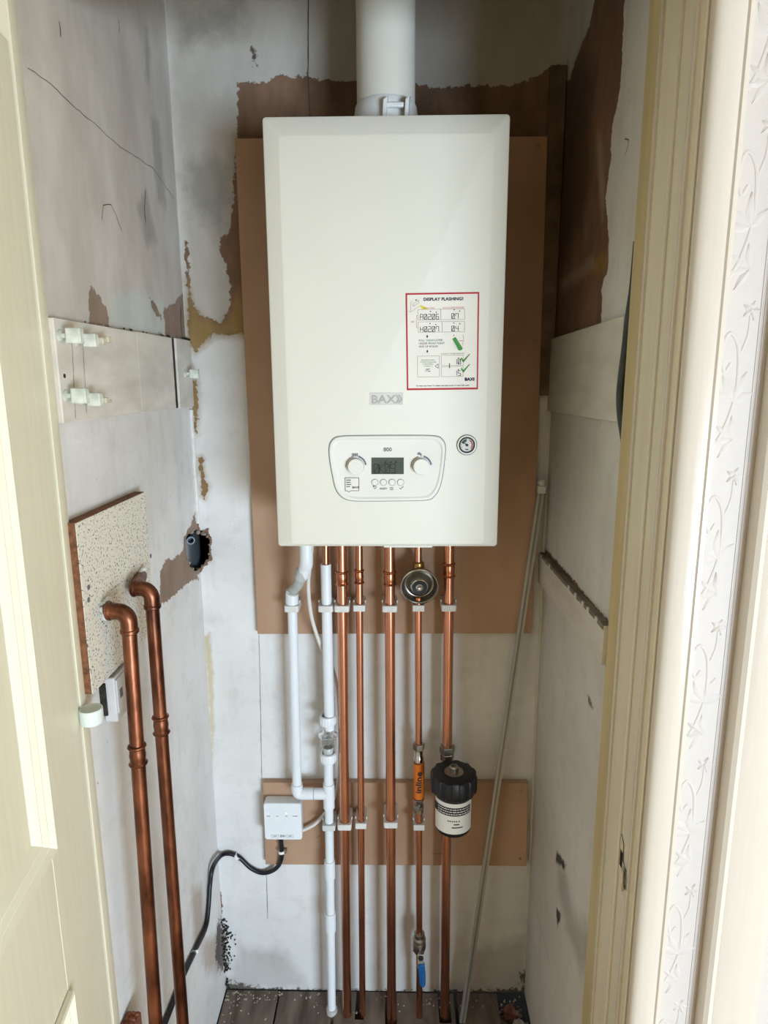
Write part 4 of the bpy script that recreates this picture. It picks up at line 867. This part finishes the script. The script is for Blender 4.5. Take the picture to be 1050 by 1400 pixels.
# lever ball valve near the floor
lvv = thing('ball_valve', Pd(zv-.024), 'plated ball valve with long blue lever near the floor', 'valve')
xv = Pd(zv).x; o1 = Vector((xv, -PY, zv))
put('body', MB().lathe([(.0090, -.026), (.0125, -.024), (.0135, -.014), (.0165, -.010), (.0170, 0), (.0150, .008), (.0168, .012), (.0160, .017), (.0125, .020), (.0135, .024), (.0132, .031), (.0095, .033)], o1, (0, 0, 1), 24), M_STEEL, lvv, smooth=25)
hexnut(lambda z: Vector((xv, -PY, z)), zv-.014, .0165, .007, lvv, 'hex_collar'); hexnut(lambda z: Vector((xv, -PY, z)), zv+.014, .0165, .004, lvv, 'hex_collar', a0=.5)
put('spindle', MB().lathe([(.007, 0), (.007, .012), (.005, .016)], (xv+.003, -PY-.013, zv-.012), (0, -1, 0), 16), M_STEEL, lvv)
put('spindle_nut', MB().lathe([(.0065, 0), (.0065, .005)], (xv+.003, -PY-.028, zv-.012), (0, -1, 0), 6), M_INK, lvv)
put('lever_plate', MB().box((xv-.005, -PY-.026, zv-.044), (xv+.010, -PY-.029, zv-.005)), pm('lever_steel', '#bdb6a6', .4, .6), lvv, bevel=.0006)
zl = at(577, 1349, 'y', -PY-.03).z
sl_ = [(xv-.0035, zv-.030), (xv+.0125, zv-.030), (xv+.0150, zv-.06), (xv+.0155, zl+.008), (xv+.012, zl), (xv+.004, zl), (xv+.0005, zl+.008), (xv-.002, zv-.06)]
lev = put('lever_sleeve', MB().prism([(x, -PY-.023, z) for x, z in sl_], (0, -.010, 0)), M_BLUE, lvv, bevel=.002)
mb = MB()
for i in range(9): quadline(mb, (xv+.008, zv-.058-i*.0052), (xv+.0125, zv-.058-i*.0052), .0014, lambda u, v_: (u, -PY-.0335, v_))
put('moulded_marks', mb, pm('pale_blue_marks', '#5b87b5', .5), lev, smooth=0, kind='stuff')
# magnetic filter
FYY = -.128; fc = at(620, 1055, 'y', FYY); ztop = fc.z; zbot = at(621, 1131, 'y', FYY).z; fX = fc.x+.0008
mf = thing('magnetic_filter', (fX, FYY, zbot), 'black magnetic filter with ribbed screw cap and white label', 'filter')
hgt = ztop-zbot; o2 = Vector((fX, FYY, zbot)); zcap = ztop-.046
put('canister', MB().lathe([(.030, 0), (.038, .002), (.0415, .008), (.0418, zcap-zbot-.008), (.0445, zcap-zbot+.002), (.0445, zcap-zbot+.02)], o2, (0, 0, 1), 48), M_BLACK, mf)
pf = [(.0445, zcap-zbot-.002), (.0492, zcap-zbot+.004), (.0500, zcap-zbot+.008), (.0500, hgt-.007), (.0475, hgt-.002), (.044, hgt), (.02, hgt)]
n = 96; vs = []; mb = MB()
for (r, h) in pf:
    for k in range(n):
        a = 2*math.pi*k/n; q = (a*12/(2*math.pi)) % 1; rr = r+(.0026 if (r > .046 and .25 < q < .75) else 0); vs.append((fX+rr*math.cos(a), FYY+rr*math.sin(a), zbot+h))
mb.add(vs, [(i*n+k, i*n+(k+1) % n, (i+1)*n+(k+1) % n, (i+1)*n+k) for i in range(len(pf)-1) for k in range(n)]+[tuple(range((len(pf)-1)*n, len(pf)*n))])
cap = put('screw_cap', mb, M_BLACK, mf, smooth=30)
put('washer', MB().lathe([(.0215, hgt-.0005), (.0215, hgt+.0012), (.012, hgt+.0016)], o2, (0, 0, 1), 32), M_STEEL, cap)
put('bleed_plug', MB().lathe([(.0105, hgt+.001), (.0105, hgt+.012), (.0085, hgt+.0145), (.0055, hgt+.0145), (.0055, hgt+.010)], o2, (0, 0, 1), 24), M_STEEL, cap)
RL = .0421; za, zb_ = zbot+.013, zcap-.004
def wrap(a, z, R=RL): return (fX+R*math.sin(a), FYY-R*math.cos(a), z)
n = 28; aa = [-1.35+i*(2.55)/n for i in range(n+1)]
mb = MB().add([wrap(a, z) for z in (za, zb_) for a in aa], [(i, i+1, n+2+i, n+1+i) for i in range(n)]); lb = put('wrap_label', mb, M_LABEL, mf)
HL = zb_-za; mb = MB(); RB = RL+.0003
def wband(mb, a0, a1, z0, z1, R, n=16): mb.add([wrap(a0+(a1-a0)*i/n, z, R) for z in (z0, z1) for i in range(n+1)], [(i, i+1, n+2+i, n+1+i) for i in range(n)])
z_ = lambda t: zb_-HL*t
wband(mb, -1.33, .98, z_(.42), z_(.16), RB)
for a0 in (-.38, -.27, -.16, -.05, .06, .20): wband(mb, a0, a0+.075, z_(.60), z_(.565), RB, 3)
for t, a0, a1 in ((.70, -.05, .25), (.80, -.15, .45)): wband(mb, a0, a1, z_(t), z_(t-.035), RB)
put('label_print', mb, M_INK, lb, smooth=0, kind='stuff')
mb = MB(); rn = random.Random(9)
for i, t in enumerate((.215, .29, .365)):
    a = -1.0
    while a < .85:
        st = rn.uniform(.06, .2); wband(mb, a, min(a+st, .9), z_(t+.013), z_(t-.013), RB+.0002, 3); a += st+.035
put('label_white_print', mb, M_LABEL, lb, smooth=0, kind='stuff')
Pe = PIPES['e'][0]
for (py, r) in ((1024, .0185), (1034, .0165)): hexnut(Pe, ppt(611, py).z, r, .009, mf, 'union_nut', m=M_STEEL, a0=.15)
put('valve_body', MB().tube([Pe(zf+.01), Pe(zbot+.02)], .0155, 20), M_STEEL, mf)
for z in (zcap-.01, zbot+.03): put('port', MB().tube([Vector((Pe(z).x, -PY, z)), Vector((fX, FYY+.02, z))], .012, 16), M_BLACK, mf)

# ------------------------------------------------------------------ wiring
y0 = MT+.001; y1 = .052
tl, tr, br, bl = [Bk(*p, y1) for p in ((360.5, 1098.5), (412.5, 1099), (412, 1148.5), (361.5, 1148))]
x0, x1, z0, z1 = (tl.x+bl.x)/2, (tr.x+br.x)/2, (bl.z+br.z)/2, (tl.z+tr.z)/2
wc = thing('wiring_box', ((x0+x1)/2, -y0, z0), 'white square wiring box with indicator lights on the lower board', 'wiring box')
RR = lambda i, y, r=.006: [(x, -y, z) for x, z in rrect(x0+i, x1-i, z0+i, z1-i, r)][::-1]
put('housing', MB().loft([RR(.002, y0), RR(.0005, y0+.004), RR(0, y1-.002), RR(.0012, y1)]), pm('white_housing', '#e6e8ea', .4, var=.03), wc, smooth=30)
SW = mpp(386, 1120, y1); mb = MB()
fw_ = lambda px, py: (lambda u, v_, p=Bk(px, py, y1): (p.x+u, -y1-.0003, p.z+v_))
for px, wd_ in ((367, 4.5), (379, 2.5), (391.5, 2.5), (403.5, 7)): quadline(mb, (-wd_/2*SW, 0), (wd_/2*SW, 0), 1.0*SW, fw_(px, 1115.8))
text(mb, 'EPH', 3.4*SW, fw_(386.5, 1144.5), 'C', width=7*SW, bold=.0002)
for px in (376, 396.5):
    f0 = fw_(px, 1143); R4 = [(-4.6, -2), (4.6, -2), (4.6, 2), (-4.6, 2), (-4.6, -2)]
    for a, b in zip(R4, R4[1:]): quadline(mb, (a[0]*SW, a[1]*SW), (b[0]*SW, b[1]*SW), .3*SW, f0)
    quadline(mb, (-2.3*SW, 0), (2.3*SW, 0), .9*SW, f0)
put('box_lettering', mb, M_GREYINK, wc, smooth=0, kind='stuff')
for px, m in ((366.5, pm('red_lamp', '#f3c7cc', .4, emit=.6)), (391.3, pm('white_lamp', '#ffffff', .4, emit=2.0))):
    p = Bk(px, 1112.3, y1); put('indicator_light', MB().lathe([(.0014, 0), (.001, .0008), (.0001, .001)], (p.x, -y1, p.z), (0, -1, 0), 12), m, wc)
def cable(name, P, r, m, lab, k=10):
    pts = catmull(P, k); return put(name, MB().tube(pts, r, 12), m, loc=pts[-1], label=lab, cat='cable')
cable('black_cable', [Bk(384, 1146, .03), Bk(385, 1158, .03), Bk(385, 1172, .029), Bk(381, 1183, .022), Bk(371, 1191, .012), Bk(357, 1193, .008), Bk(342, 1186, .007), Bk(328, 1173, .007), Bk(314, 1167, .008), Bk(302, 1170, .012), Lf(291, 1186, .012), Lf(287, 1210, .008), Lf(285, 1240, .007), Lf(281, 1268, .007), Lf(268, 1297, .007), Lf(249, 1338, .007), Lf(231, 1385, .007), Lf(215, 1425, .007)], .0055, M_BLACKC, 'black round cable looping from the wiring box down the left wall')
cable('white_cable', [Vector((Bk(430, 752, .12).x, -.12, BZ0-.001)), Bk(424, 772, .11), Bk(421.5, 800, .095), Bk(425, 838, .075), Bk(433, 868, .06), Bk(443, 893, .04), Bk(455, 915, .03), Bk(461.5, 945, .03), Bk(464, 985, .03), Bk(464.5, 1030, .03), Bk(462, 1070, .03), Bk(455, 1095, .032), Bk(444, 1112, .032), Bk(430, 1127, .032), Bk(412, 1136, .032)], .0042, pm('white_flex', '#ddd6cf', .4, var=.04), 'white flexible cable curving from the boiler to the wiring box')
def cclip(p, ax, nrm, lab):
    ax, nrm = Vector(ax).normalized(), Vector(nrm).normalized(); sd = ax.cross(nrm); o = thing('cable_clip', p, lab, 'cable clip', 'white cable clips')
    P = [p+nrm*(math.sin(math.radians(a))*.0068)+sd*(math.cos(math.radians(a))*.0068) for a in range(-30, 211, 20)]
    mb = MB(); nP = len(P); w2 = ax*.0035; th = [(q-p).normalized()*.0016 for q in P]
    mb.loft([[q-w2 for q in P]+[q+t-w2 for q, t in zip(P[::-1], th[::-1])], [q+w2 for q in P]+[q+t+w2 for q, t in zip(P[::-1], th[::-1])]])
    put('saddle', mb, M_WHITE, o); put('nail', MB().lathe([(.0032, -.010), (.0032, .004), (.0022, .005)], p+sd*.0095, nrm, 10), M_STEEL, o)
cclip(Bk(385, 1164, .0295), (0, 0, 1), (0, -1, 0), 'white cable clip on the black cable just below the wiring box')
cclip(Bk(324.5, 1170.5, .0075), (1, 0, .7), (0, -1, 0), 'white cable clip at the top of the black cable bend')
cclip(Lf(266.5, 1300, .007), (0, -.5, -1), (1, 0, 0), 'white cable clip on the black cable low on the left wall')

# ------------------------------------------------------------------ left wall things
BT = .011
def lfp(px, py, off): return Lf(px, py, off)
zb0, zb1 = lfp(258, 465, BT).z, lfp(262, 556, BT).z
bt = thing('wall_batten', (XL+BT/2, -.3, zb1), 'white painted board fixed across the left wall above the speckled panel', 'batten')
ys = [-.003, lfp(240, 470, BT).y+.003, lfp(236.5, 470, BT).y-.002, lfp(188, 470, BT).y, -.5848]
for i, (a, b) in enumerate(((ys[0], ys[1]), (ys[2], ys[3]+.0006), (ys[3]-.0006, ys[4]))):
    put('plank', MB().box((XL+.0006, a, zb1+.001*i), (XL+BT-.001*(i % 2), b, zb0-.0006*i)), M_BATTEN, bt, bevel=.0015)
put('joint_grime', MB().box((XL+.0006, ys[1], zb1+.001), (XL+BT-.004, ys[2], zb0-.001)), M_DIRT, bt, smooth=0)
for px in ((97, 448, 103, 572), (112, 452, 118, 565)): ribbon([(px[0], px[1]), (px[2], px[3])], lambda a, b: Lf(a, b, BT), .0009, bt, normal='x', jag=.0003)
p = lfp(88, 514, BT); put('nail_hole', MB().lathe([(.003, -.001), (.003, .0006)], p, (1, 0, 0), 10), M_DIRT, bt)
mb = MB(); rn = random.Random(2)
for i in range(40): lump(mb, (XL+rn.uniform(.0, BT), -.003-abs(rn.gauss(0, .02))-.46*(i % 3 == 0)*rn.random(), zb0+rn.uniform(0, .002)), rn.uniform(.001, .0035), i, 4)
put('top_grime', mb, M_DIRT, bt, smooth=0, kind='stuff')
# protruding plastic clips
def pclip(px, py, sz, lab, off=.031, m=M_CLIPY, dep=.012):
    c = lfp(px, py, off); o = thing('wall_clip', (XL+BT, c.y, c.z-sz/2), lab, 'plastic clip', 'square plastic clips on the batten')
    put('block', MB().box((c.x-sz/2, c.y-dep/2, c.z-sz/2), (c.x+sz/2, c.y+dep/2, c.z+sz/2)), m, o, bevel=.0014)
    put('stem', MB().box((XL+BT, c.y-.003, c.z-.003), (c.x-sz/2+.001, c.y+.003, c.z+.003)), m, o, bevel=.0008)
    put('foot', MB().lathe([(.008, 0), (.008, .002), (.004, .004)], (XL+BT, c.y, c.z), (1, 0, 0), 16), m, o)
S1 = .0195
for (px, py, w_, lab) in ((102, 459, 21, 'square plastic clip in the upper row on the batten, nearest the door'), (124, 465.5, 18, 'square plastic clip second from the door in the upper row on the batten'), (139, 466.5, 9.5, 'small yellowed plastic clip third from the door in the upper row'), (147, 464.5, 8, 'small yellowed plastic clip furthest from the door in the upper row'),
                          (109.5, 541, 21, 'square plastic clip in the lower row on the batten, nearest the door'), (130, 546, 18, 'square plastic clip second from the door in the lower row on the batten'), (144, 547.5, 8, 'small plastic clip third from the door in the lower row'), (149.5, 548, 4, 'tiny plastic clip furthest from the door in the lower row'),
                          (266, 511, 12, 'single plastic clip on the batten end by the rear corner')):
    c = lfp(px, py, .031); dist = (c-CAM).dot(_f); pclip(px, py, w_*dist/FPX, lab, m=M_CLIPY if w_ > 10 else pm('clip_plastic_yellow', '#cfc6ae', .4, var=.3, scale=90))
# speckled panel
PT = .018
f_t, r_t, r_b, f_b = [lfp(*q, PT) for q in ((103, 715), (202, 670), (208, 867), (126, 946))]
yA, yB = (f_t.y+f_b.y)/2, (r_t.y+r_b.y)/2; zA, zB = (f_b.z+r_b.z)/2, (f_t.z+r_t.z)/2
pn = thing('speckled_panel', (XL, (yA+yB)/2, zA), 'speckled laminate chipboard offcut fixed flat on the left wall', 'panel')
put('chipboard_core', MB().box((XL+.0006, yA, zA), (XL+PT-.0012, yB, zB)), M_CHIP, pn, smooth=0)
put('laminate_face', MB().box((XL+PT-.0012, yA+.001, zA), (XL+PT, yB, zB-.001)), M_SPECK, pn, smooth=0)
for q in ((121, 803), (121, 820), (206, 760)): put('screw_hole', MB().lathe([(.004, -.0002), (.004, .0004)], lfp(*q, PT), (1, 0, 0), 12), M_GREYINK, pn)
# two copper pipes leaving the panel
def wallpipe(kx, ky, elbow_px, exit_px, coup_px, r, lab, off=.062):
    e = lfp(*elbow_px, off); ex = lfp(*exit_px, PT); x = XL+off; y = lfp(*kx, off).y; y2 = lfp(*ky, off).y; z_k = lfp(*kx, off).z; z_k2 = lfp(*ky, off).z
    Y = lambda z: y+(y2-y)*(z-z_k)/(z_k2-z_k); zt = ex.z
    o = thing('copper_pipe', (x, Y(0), 0), lab, 'pipe', 'old copper pipes on the left wall')
    put('tube', MB().tube([Vector((x, Y(z), z)) for z in np.linspace(.0, zt-.022, 12)], r, 20), M_COPPERO, o)
    ys_ = Y(zt)
    put('stub', MB().tube([Vector((XL+PT, ex.y, zt)), Vector((x-.022, ys_, zt))], r, 20), M_COPPERO, o)
    pts = [Vector((x-.030, ys_, zt)), Vector((x-.016, ys_, zt))]+[Vector((x-.016+.016*math.sin(a), ys_, zt-.016+.016*math.cos(a))) for a in np.linspace(.2, math.pi/2, 7)]+[Vector((x, ys_, zt-.034))]
    put('elbow', MB().tube(pts, r+.0016, 20), M_COPPERO, o)
    for (pp, qq) in ((Vector((x-.027, ys_, zt)), (1, 0, 0)), (Vector((x, ys_, zt-.030)), (0, 0, 1))): put('elbow_bead', MB().lathe([(r+.001, -.004), (r+.003, -.002), (r+.003, .002), (r+.001, .004)], pp, qq, 20, caps=False), M_COPPERO, o)
    zc_ = lfp(*coup_px, off).z; mb = MB(); coupling(mb, lambda z: Vector((x, Y(z), z)), zc_, r, .017); put('coupling', mb, M_COPPERO, o, smooth=30)
    for i, dz in enumerate((0, -.008, .006)):
        pass
    mb = MB()
    for i in range(11): lump(mb, (XL+PT+.0045, ex.y-.003+.0125*math.cos(i*.571), zt-.003+.0135*math.sin(i*.571)), .0045+.002*((i*7) % 3)/2, 60+i)
    put('filler_ring', mb, M_WHITE, o, kind='stuff')
wallpipe((188, 1030), (213, 1400), (178, 840), (143, 829), (188.5, 1031), .0108, 'old copper pipe on the left wall, nearer the door')
wallpipe((220, 990), (250, 1400), (210, 795), (192, 787), (220.5, 990), .0108, 'old copper pipe on the left wall, nearer the rear corner')
# broken socket box
a_, b_, c_ = lfp(156, 928, .024), lfp(179, 902, .024), lfp(157, 993, .024)
sb = thing('socket_box', (XL+.012, a_.y, c_.z), 'cracked white electrical box below the speckled panel on the left wall', 'socket box')
put('shell', MB().box((XL+.004, a_.y, c_.z), (XL+.024, b_.y, zA-.004)), pm('old_white_plastic', '#d6d2cf', .45, var=.08, scale=30), sb, bevel=.002)
put('cover_plate', MB().box((XL+.024, a_.y+.001, c_.z+.014), (XL+.027, b_.y, zA-.008)), pm('old_white_plate', '#dcd8d6', .45, var=.06), sb, bevel=.001)
put('slot', MB().box((XL+.0268, lfp(164, 949, .027).y, lfp(164, 955, .027).z), (XL+.0274, lfp(168, 949, .027).y, lfp(164, 942, .027).z)), M_GREYINK, sb, smooth=0)
put('dark_gap', MB().box((XL+.0004, a_.y-.003, c_.z+.012), (XL+.010, a_.y+.004, zA-.012)), M_DIRT, sb, smooth=0)  # dark strip marking the black gap along the near side of the box
# white ring
p = lfp(124, 968, .022); rg = thing('pipe_collar', (p.x, p.y, p.z-.022), 'white plastic ring fixed on the left wall below the speckled panel corner', 'collar')
put('ring', MB().lathe([(.0150, -.022), (.0160, -.020), (.0160, -.001), (.0152, 0), (.0138, -.001), (.0135, -.022)], p, (0, 0, 1), 32, caps=False), pm('minty_white', '#dfe6e0', .4, var=.05), rg)
put('arm', MB().box((XL, p.y-.004, p.z-.018), (p.x-.0145, p.y+.004, p.z-.006)), MC['minty_white'], rg, bevel=.001)
# broken brick ledge at the foot of the left wall
pb = at(163, 1390, 'y', -.563); br_ = thing('brick_pier', (XL+.02, pb.y, 0), 'broken brick pier against the left wall at the bottom edge', 'brick pier')
zz = pb.z; k = 0
while zz > 0.01:
    h = min(.065, zz); mb = MB().box((XL+.001, -.584, zz-h+.004), (XL+.026-.003*(k % 2), -.552, zz)); put('brick', mb, M_BRICK, br_, bevel=.003); zz -= .069; k += 1
mb = MB()
for i in range(9): lump(mb, (XL+.004+.0022*i, -.578+.010*(i % 3), pb.z+.0005), .0042, 90+i)
put('broken_top', mb, M_BRICK, br_, smooth=0, kind='stuff')

# ------------------------------------------------------------------ right wall things
RB_ = .009
z_t, z_bm = Rt(742, 466, RB_).z, Rt(742, 560, RB_).z
put('wall_batten', MB().prism([(XR-RB_, y, z) for y, z in ((-.002, z_t), (-.467, z_t+.008), (-.467, z_bm+.0055), (-.002, z_bm))], (RB_-.0006, 0, 0)), M_BATTEN2, loc=(XR-.01, -.25, z_bm), bevel=.002, label='wide white painted board across the right wall at boiler height', cat='batten')
RB_ = .013; zl_t, zl_b = Rt(737, 756, RB_).z, Rt(733, 792, RB_).z
lbt = thing('wall_batten', (XR-.01, -.25, zl_b), 'lower painted batten on the right wall with a splintered bare top edge', 'batten')
put('board', MB().prism([(XR-RB_, y, z) for y, z in ((-.002, zl_t), (-.483, zl_t+.0112), (-.483, zl_b+.0148), (-.002, zl_b))], (RB_-.0006, 0, 0)), M_BATTEN2, lbt, bevel=.001)
mb = MB(); rn = random.Random(11); N = 30
for i in range(N):
    y0_, y1_ = -.003-.479*i/N, -.003-.479*(i+1)/N; zz0 = zl_t+.0112*i/N
    mb.box((XR-RB_-.0004+rn.choice((0, 0, 0, .0035)), y0_, zz0-.004-rn.random()*.003), (XR-.0006, y1_, zz0+.0012+rn.random()*.0015))
put('splintered_edge', mb, M_RAWWOOD, lbt, smooth=0, kind='stuff')
# dark green hose behind the jamb
hp = [(872, 330), (866.5, 391), (860.5, 432), (856, 473), (850, 520), (848.3, 547), (850, 573), (854, 602), (856, 640), (846, 760), (838, 850), (835, 905), (837, 950), (836, 1050)]
pts = catmull([at(x, y, 'y', -.474) for x, y in hp], 8)
put('hose', MB().tube(pts, .0062, 14), M_GREENH, loc=pts[-1], label='dark green paint-flecked hose bowing out behind the right door frame', cat='hose')
# leaning bar
tp, bt_ = at(740, 672, 'y', -.032), at(632, 1400, 'z', 0)
d_ = (bt_-tp); d_.normalize(); sd = Vector((1, 0, 0)); sd = (sd-d_*sd.dot(d_)).normalized(); nr = d_.cross(sd).normalized(); wv = .0072
if nr.y > 0: nr = -nr
lean = thing('leaning_bar', bt_, 'thin grey metal channel leaning in the right rear corner', 'metal bar')
sec = [(-wv, 0), (-wv, .009), (-wv+.0014, .009), (-wv+.0014, .0014), (wv-.0014, .0014), (wv-.0014, .009), (wv, .009), (wv, 0)]
bt2 = bt_-d_*.002
put('channel', MB().loft([[tp+sd*a-nr*b for a, b in sec], [bt2+sd*a-nr*b for a, b in sec]]), M_ALU, lean, smooth=0)
put('inner_strip', MB().loft([[tp+sd*a+nr*b for a, b in ((-.0018, 0), (.0018, 0), (.0018, .0012), (-.0018, .0012))], [bt2+sd*a+nr*b for a, b in ((-.0018, 0), (.0018, 0), (.0018, .0012), (-.0018, .0012))]]), pm('dark_channel', '#8a8b87', .4, .4), lean, smooth=0)
put('end_block', MB().box(tp+Vector((-.009, -.008, -.004)), tp+Vector((.009, .008, .014))), M_CLIP, lean, bevel=.002)
q = at(740.5, 660, 'y', -.032); mb = MB().lathe([(.0088*math.sin(a), -.0088*math.cos(a)) for a in np.linspace(.1, math.pi-.05, 10)], q, (0, 0, 1), 20); put('ball_end', mb, M_CLIP, lean)
